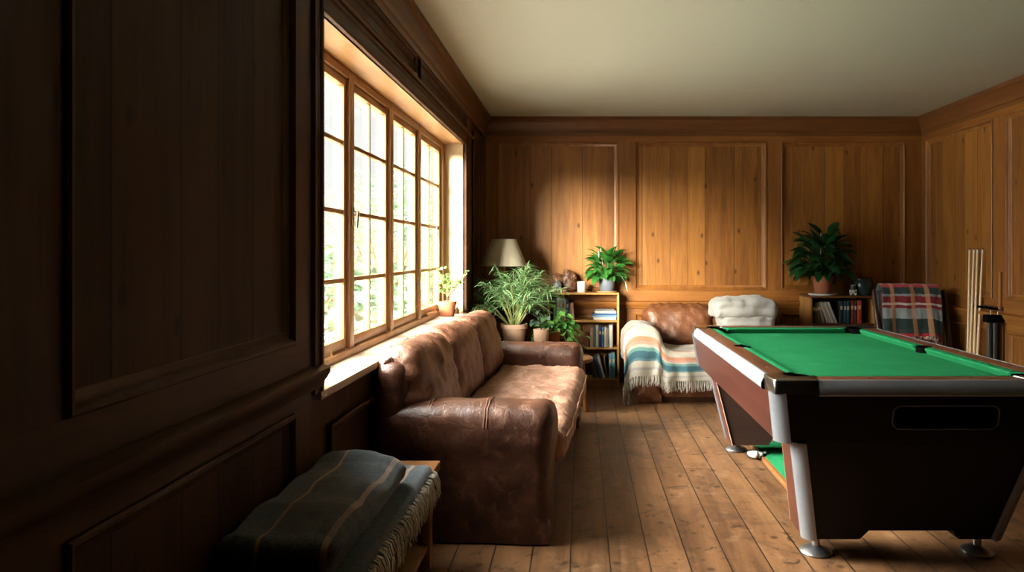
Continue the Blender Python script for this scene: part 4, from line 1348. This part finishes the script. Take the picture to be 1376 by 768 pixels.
# ------------------------------------------------------------------ right bookcase ornaments
sk = bpy.data.objects.new('figurine', None); link(sk); sk.location = (2.795, 7.25, .945)
tag(sk, 'small pale bear-like figurine beside the terracotta plant pot', 'figurine')
b = B()
rbox(b, (.055,.045,.060), (.025,.021,.028), .006, centre=(0,0,.030))
for s in (-1,1):
    rbox(b, (.030,.034,.026), (.013,.015,.012), .006, centre=(s*.024,-.012,.014)); rbox(b, (.018,.020,.034), (.008,.009,.015), .005, centre=(s*.030,-.006,.044))
obj('body', b, simple('pale_stoneware', (.50,.47,.40), .6, nscale=60, namt=.4), sk, 60)
b = B(); rbox(b, (.048,.042,.042), (.022,.019,.019), .006, centre=(0,-.002,.078))
for s in (-1,1): rbox(b, (.016,.010,.016), (.007,.004,.007), .004, centre=(s*.019,0,.100))
obj('head', b, simple('dark_stoneware', (.10,.09,.07), .5, nscale=80, namt=.5), sk, 60)
b = B(); lathe(b, [(0,0),(.022,0),(.024,.004),(.012,.010),(0,.012)], 16, (0,-.002,.099)); obj('cap', b, M['whitepot'], sk)
vs_ = bpy.data.objects.new('ceramic_jug', None); link(vs_); vs_.location = (2.945-.02, 7.32, .945)
tag(vs_, 'dark green glazed jug on the right bookcase', 'jug')
gm = simple('dark_green_glaze', (.022,.045,.040), .22)
b = B(); lathe(b, [(0,0),(.070,0),(.076,.008),(.098,.06),(.102,.10),(.094,.145),(.086,.165),(.090,.178),(.084,.180),(.078,.165),(.085,.14),(.090,.10),(.07,.02),(0,.015)], 36); obj('body', b, gm, vs_, 50)
b = B(); tube(b, [(-.088,0,.15),(-.125,0,.145),(-.130,0,.10),(-.096,0,.07)], .009, 8); obj('handle', b, gm, vs_)

# ------------------------------------------------------------------ armchair with the tartan
AC = V((3.165, 6.62, 0)); 
ac = thing('lounge_chair', AC, 'dark framed lounge chair in the right corner under a tartan blanket', 'chair', R(-4))
M['dkleather'] = leather('dark_chair_leather', (.035,.018,.014), (.07,.034,.024), (.12,.06,.04), .4)
rk = R(-9)
b = B(); rbox(b, (.56,.62,.16), (.05,.05,.05), .04, lambda p, n: p+n*.008*fbm(p, 6), centre=(0,-.20,.36)); obj('seat', b, M['dkleather'], ac, 70)
b = B(); rbox(b, (.58,.13,.72), (.06,.055,.07), .04, lambda p, n: p+n*.010*fbm(p, 5), M=Matrix.Translation((0,.15,.70)) @ Matrix.Rotation(rk, 4, 'X')); obj('backrest', b, M['dkleather'], ac, 70)
for s in (-1,1):
    b = B(); tube(b, [(s*.325,.245,1.02),(s*.330,.215,.94),(s*.325,.17,.80),(s*.318,.115,.62),(s*.315,.07,.44),(s*.315,.16,.2),(s*.315,.24,0)], [.016,.022,.024,.024,.026,.024,.018], 10); obj('rear_post', b, M['darkwood'], ac)
    b = B(); tube(b, [(s*.325,-.42,.37),(s*.325,-.425,.2),(s*.325,-.44,.0)], [.022,.026,.018], 10); obj('leg', b, M['darkwood'], ac)
b = B()
for s in (-1,1): tube(b, [(s*.315,.08,.33),(s*.328,-.42,.33)], .02, 8)
tube(b, [(-.328,-.42,.31),(.328,-.42,.31)], .02, 8); tube(b, [(-.315,.09,.31),(.315,.09,.31)], .02, 8)
obj('seat_frame', b, M['darkwood'], ac)
dg, lg, rd, mr, whi = (.028,.050,.045), (.26,.29,.29), (.45,.030,.038), (.22,.022,.032), (.55,.50,.44)
M['tartan'] = banded('tartan_wool', [(0, lg), (.12, (.14,.16,.16)), (.40, (.14,.16,.16)), (.445, rd), (.505, dg), (.575, lg), (.60, mr), (.635, mr), (.665, whi), (.685, mr), (.715, lg), (.735, lg), (.82, dg), (.93, (.05,.06,.055)), (.965, rd)],
    [(0,0.0), (.13,1.0), (.20,0.0), (.215,.0), (.47,1.0), (.54,0.0), (.72,1.0), (.80,0.0)], (.62,.30,.14), .62, .12)
tl = bpy.data.objects.new('tartan_blanket', None); link(tl); tl.location = AC; tl.rotation_euler = (0,0,R(-4))
tag(tl, 'red, green and grey tartan blanket hanging over the lounge chair back', 'blanket')
pr = polyline([(.315,.72), (.305,.90), (.285,1.035), (.235,1.072), (.165,1.062), (.115,1.00), (.09,.88), (.055,.74), (.035,.66), (.025,.60)])
def tart(u, v):
    p = pr(v); q = V((u*3, v*3, 4))
    f = max(0, (v-.45))/.55
    x = (u-.5)*(.53+.05*f)-.025
    y = p.x + .012*fbm(q, 2) - .010*math.sin(u*17+.6)*f - .012
    z = p.y + .006*fbm(q+V((5,0,0)), 2)
    if u > .80: z -= .04*(u-.80)/.2*f; x -= .05*(u-.8)/.2*f*f
    return V((x, y, z))
b = B(); TP = sheet(b, 60, 60, tart, .012); cl = obj('blanket_cloth', b, M['tartan'], tl, 80)
b = B()
for i in range(0, 61):
    for k in range(3):
        p = TP[i][60]+V((random.uniform(-.006,.006), -.004, .008)); L = random.uniform(.05,.085)
        tube(b, [p, p+V((random.uniform(-.012,.012), -.014, -L*.5)), p+V((random.uniform(-.022,.022), -.010, -L))], [.003,.004,.002], 5)
t = NT('tartan_fringe'); v_ = t.coord('Object'); t.set(t.ramp(t.noise(v_, 17, 2), [(.38, (.03,.03,.03)), (.46, (.30,.03,.03)), (.52, (.45,.36,.26)), (.58, (.05,.05,.045)), (.63, (.5,.46,.4))], True), .95)
tag(obj('fringe', b, t.m, tl), 'mixed red, black and cream tasselled edge', kind='stuff')

# ------------------------------------------------------------------ cues and cue case on the right wall
M['cue'] = simple('maple_cue', (.78,.56,.32), .35, nscale=6, namt=.12)
M['cuebutt'] = simple('dark_cue_butt', (.02,.012,.010), .3)
ctop = [(1303,333.5), (1308.8,333.5), (1313.6,333.5), (1320.5,333.5)]
cbot = [(1301.0,452), (1304.6,455), (1309.6,457), (1314.5,458)]
cl_ = ['leftmost of the four pale wooden cues leaning on the right wall', 'second from left of the four pale wooden cues', 'third from left of the four pale wooden cues', 'rightmost and most slanted of the four pale wooden cues']
for i in range(4):
    Yt = Yb = (6.46, 6.43, 6.40, 6.365)[i]
    pt_ = at(ctop[i][0], ctop[i][1], Yt); pb_ = at(cbot[i][0], cbot[i][1], Yb)
    d = (pt_-pb_).normalized()
    foot = pb_ - d*((pb_.z-.004)/d.z)
    L = (pt_-foot).length
    cu = bpy.data.objects.new('pool_cue', None); link(cu); cu.location = foot; tag(cu, cl_[i], 'cue', 'pool cues against the right wall')
    u = pt_-foot
    f = lambda s: u*s
    b = B(); tube(b, [f(.30), f(.97)], [.0125,.0085], 12); obj('shaft', b, M['cue'], cu)
    b = B(); tube(b, [V((0,0,0)), f(.03), f(.30)], [.0145,.016,.0128], 12); obj('butt', b, M['cuebutt'], cu)
    b = B(); tube(b, [f(.97), f(.992)], [.0086,.0080], 12); obj('ferrule', b, M['whitepot'], cu)
    b = B(); tube(b, [f(.992), f(1.0)], [.0080,.006], 12); obj('tip', b, M['cuebutt'], cu)
crk = bpy.data.objects.new('cue_rack', None); link(crk); crk.location = (XR-T, 6.28, .90)
tag(crk, 'dark wooden cue clip rail on the right wall behind the cues', 'cue rack')
b = B(); box(b, (-.018,-.22,-.018), (0,.22,.018), .003); obj('rail', b, M['darkwood'], crk)
for k in range(5):
    b = B(); box(b, (-.06,-.16+k*.08-.008,-.010), (-.016,-.16+k*.08+.008,.010), .003); obj('clip', b, M['black'], crk)
b = B(); box(b, (-.02,-.20,.0), (-.002,-.165,.32), .003); obj('upright', b, M['stool'], crk)
cc = bpy.data.objects.new('cue_case', None); link(cc); cc.location = (3.535, 6.06, 0)
tag(cc, 'black tubular case standing beside the cues by the right wall', 'case')
for dx, dy in ((-.042,-.02), (.0,-.03), (.042,-.015)):
    b = B(); lathe(b, [(0,.02),(.021,.02),(.022,.03),(.022,.80),(0,.80)], 18, (dx, dy, 0)); obj('tube', b, simple('black_leatherette', (.03,.028,.026), .45), cc)
b = B(); box(b, (-.075,-.058,.79), (.075,.03,.855), .010); obj('lid', b, M['black'], cc)
b = B(); box(b, (-.075,-.058,0), (.075,.03,.035), .006); obj('base', b, M['black'], cc)
b = B(); tube(b, [(-.03,-.015,.85),(-.03,-.015,.885),(.03,-.015,.885),(.03,-.015,.85)], .006, 6); obj('handle', b, M['steel'], cc)

# ------------------------------------------------------------------ bench and dark folded blanket
bn = thing('wooden_bench', (-.82, 2.15, 0), 'low wooden bench against the dark panelled wall in front of the sofa', 'bench')
b = B(); box(b, (-.175,-1.05,.41), (.185,1.06,.45), .006); obj('bench_top', b, M['bench'], bn)
b = B(); box(b, (-.16,-1.02,.33), (.165,1.03,.41)); obj('apron', b, M['bench'], bn)
for sx in (-1,1):
    for sy in (-1,1):
        b = B(); box(b, (sx*.135-.025, sy*.98-.03, 0), (sx*.135+.025, sy*.98+.03, .34), .004); obj('leg', b, M['bench'], bn)
b = B(); box(b, (-.15,-.98,.09), (.15,.98,.11), .003); obj('lower_shelf', b, M['bench'], bn)

def darkwool():
    t = NT('dark_striped_wool')
    tc = t.n('ShaderNodeTexCoord'); sep = t.n('ShaderNodeSeparateXYZ'); t.l(tc.outputs['Object'], sep.inputs[0])
    ov = tc.outputs['Object']
    n = t.ramp(t.noise(ov, 70, 5, .8), [(.3, 0.0), (.7, 1.0)]); n2 = t.noise(ov, 6, 3)
    c = t.mix(n, (.016,.024,.027), (.150,.180,.190))
    x = t.math('ADD', sep.outputs[0], t.math('MULTIPLY', t.math('SUBTRACT', t.noise(ov, 25, 3), .5), .012))
    def line(at_, w): return t.math('LESS_THAN', t.math('ABSOLUTE', t.math('SUBTRACT', x, at_)), w)
    c = t.mix(t.math('MULTIPLY', line(-.055, .0052), .7), c, (.55,.32,.14))
    c = t.mix(t.math('MULTIPLY', line(.128, .0085), .6), c, (.55,.36,.25))
    c = t.mix(t.math('MULTIPLY', line(.036, .05), .18), c, (.16,.18,.17))
    y = sep.outputs[1]
    c = t.mix(t.math('MULTIPLY', t.math('LESS_THAN', t.math('ABSOLUTE', t.math('SUBTRACT', y, .30)), .04), .35), c, (.02,.022,.024))
    c = t.mix(t.math('MULTIPLY', t.math('LESS_THAN', t.math('ABSOLUTE', t.math('SUBTRACT', y, -.28)), .10), .3), c, (.02,.022,.024))
    b_ = t.bump(t.noise(ov, 200, 4, .8), .8, .005)
    return t.set(c, .95, 0, b_, .08, Sheen_Weight=.35, Sheen_Roughness=.4)
M['darkwool'] = darkwool()
db = bpy.data.objects.new('folded_blanket', None); link(db); db.location = (-.83, 2.36, .451)
tag(db, 'dark grey wool blanket with tan stripes folded on the bench', 'blanket')
b = B()
def lowf(p, n):
    e = max(0, p.x-.17)
    return V((p.x-.25*e, p.y, p.z-1.2*e+.004*fbm(p, 9)))+n*.003*fbm(p, 12)
rbox(b, (.40, 1.16, .048), (.02,.02,.02), .022, lowf, centre=(.02, .06, .026)); obj('lower_fold', b, M['darkwool'], db, 80)
b = B()
def upf(p, n):
    q = p+V((3,1,0))
    sag = -.022*max(0, p.x/.17)**3 - .012*(p.y/.42)**4 + .012*math.exp(-((p.y-.36)/.05)**2)
    top = max(0, p.z/.06)
    return p+V((.012*fbm(q, 3), .010*fbm(q+V((0,9,0)), 3), (sag+.012*fbm(q, 4)+.006*math.sin(p.y*24+p.x*5))*top))+n*.0025*fbm(q, 20)
rbox(b, (.345, .84, .120), (.062,.05,.058), .016, upf, centre=(-.010, -.02, .050+.060)); obj('upper_fold', b, M['darkwool'], db, 80)
M['fringe2'] = simple('oatmeal_fringe', (.74,.69,.56), .95, nscale=40, namt=.3)
b = B(); rnd = random.Random(4)
for i in range(165):
    y = -.50+1.13*i/164+rnd.uniform(-.005,.005)
    p = V((.205, y+rnd.uniform(-.004,.004), .012+rnd.uniform(-.006,.006)))
    L = rnd.uniform(.075,.105); w = rnd.gauss(-.008,.028)
    tube(b, [p+V((-.02,0,.012)), p+V((.016, w*.15, -.006)), p+V((.030, w*.5, -L*.45)), p+V((.032+rnd.uniform(-.008,.008), w, -L))], [.0024,.0029,.0026,.0012], 6)
tag(obj('fringe', b, M['fringe2'], db), 'cream tasselled edge hanging over the bench', kind='stuff')

# ------------------------------------------------------------------ garden outside the window
b = B(); box(b, (-40,-10,-.5), (XL-.31,45,-.35)); S('ground', b, M['lawn'])
def bush(name, loc, rx, h, n, seed, label, trunk=False):
    rt = thing(name, loc, label, 'tree' if trunk else 'shrub', 0, None)
    rnd = random.Random(seed); b, s = B(), B()
    z0 = h*.30 if trunk else 0
    for i in range(n):
        while True:
            p = V((rnd.uniform(-1,1), rnd.uniform(-1,1), rnd.uniform(-1,1)))
            if .25 < p.length < 1 and noise.noise(p*2.2+V((seed,0,0))) > -.22: break
        q = V((p.x*rx, p.y*rx, z0+(h-z0)*(p.z*.5+.5)))
        a = rnd.uniform(0,6.28)
        leaf(b, q, (math.cos(a), math.sin(a), rnd.uniform(-.5,.6)), rnd.uniform(.14,.26), rnd.uniform(.08,.14), .5, 2, .1, rnd.uniform(-1,1))
    for k in range(7):
        a = k*.9; tube(s, [(0,0,-.0), (.1*math.cos(a), .1*math.sin(a), h*.3), (rx*.5*math.cos(a), rx*.5*math.sin(a), h*.65)], [.08,.06,.02], 6)
    obj('branches', s, M['twig'], rt); obj('foliage', b, M['shrub'], rt, 80)
for i, (x, y, rx, h, n, tr, lab) in enumerate([
    (-3.6, 9.2, 1.0, 2.1, 900, 0, 'pale green shrub outside the nearest window light'),
    (-3.4, 12.3, 1.3, 3.3, 1100, 0, 'taller sunlit shrub seen through the second window light'),
    (-3.2, 15.5, 1.4, 2.9, 1000, 0, 'bleached shrub seen through the farthest window lights')]):
    bush('garden_tree' if tr else 'garden_shrub', (x, y, -.35), rx, h, n, 30+i, lab, bool(tr))

# ------------------------------------------------------------------ light
w = bpy.data.worlds.new('overcast_sky'); scn.world = w; w.use_nodes = True
nt = w.node_tree; nt.nodes.clear()
o_ = nt.nodes.new('ShaderNodeOutputWorld'); bg = nt.nodes.new('ShaderNodeBackground')
bg.inputs[0].default_value = (1.0, 1.0, .99, 1)
# hazy sky, plus two glow lobes added to light floor, sofa and right corner
tc_ = nt.nodes.new('ShaderNodeTexCoord'); dp = nt.nodes.new('ShaderNodeVectorMath'); dp.operation = 'DOT_PRODUCT'
nt.links.new(tc_.outputs['Generated'], dp.inputs[0]); dp.inputs[1].default_value = (-V(GLOWDIR)).normalized()
def wm(op, a_, b_):
    x = nt.nodes.new('ShaderNodeMath'); x.operation = op
    for k_, v_ in ((0, a_), (1, b_)):
        if isinstance(v_, (int, float)): x.inputs[k_].default_value = v_
        else: nt.links.new(v_, x.inputs[k_])
    return x.outputs[0]
gl_ = wm('POWER', wm('MAXIMUM', dp.outputs['Value'], 0.0), GLOWPOW)
dp2 = nt.nodes.new('ShaderNodeVectorMath'); dp2.operation = 'DOT_PRODUCT'
nt.links.new(tc_.outputs['Generated'], dp2.inputs[0]); dp2.inputs[1].default_value = (-V(GLOWDIR2)).normalized()
gl2_ = wm('POWER', wm('MAXIMUM', dp2.outputs['Value'], 0.0), GLOWPOW2)
nt.links.new(wm('ADD', wm('MULTIPLY', gl2_, GLOW2), wm('ADD', wm('MULTIPLY', gl_, GLOW), SKY)), bg.inputs[1])
nt.links.new(bg.outputs[0], o_.inputs[0])
sn = bpy.data.lights.new('sun', 'SUN'); sn.energy = SUN; sn.angle = R(SUNANG); sn.color = (1.0, .93, .80)
so = bpy.data.objects.new('sun', sn); link(so); so.location = (-8, -2, 6)
so.rotation_euler = V(SUNDIR).to_track_quat('-Z', 'Y').to_euler()
pl_ = bpy.data.lights.new('window_portal', 'AREA'); pl_.shape = 'RECTANGLE'; pl_.size = WY1-WY0; pl_.size_y = WZ1-WZ0
pl_.cycles.is_portal = True
po = bpy.data.objects.new('window_portal', pl_); link(po); po.location = (XW-.08, (WY0+WY1)/2, (WZ0+WZ1)/2)
po.rotation_euler = V((1,0,0)).to_track_quat('-Z', 'Y').to_euler()
pm = Matrix(((0,0,-1),(1,0,0),(0,-1,0)))   # local x -> +Y, local -z -> +X
po.rotation_euler = pm.to_euler()

scn.view_settings.view_transform = 'Standard'; scn.view_settings.look = 'None'
scn.view_settings.gamma = 1; scn.view_settings.use_curve_mapping = False
scn.view_settings.exposure = EXPO
scn.cycles.use_denoising = True
scn.cycles.max_bounces = 10; scn.cycles.diffuse_bounces = 2; scn.cycles.transparent_max_bounces = 16
scn.cycles.caustics_reflective = False; scn.cycles.caustics_refractive = False
scn.cycles.sample_clamp_indirect = 8
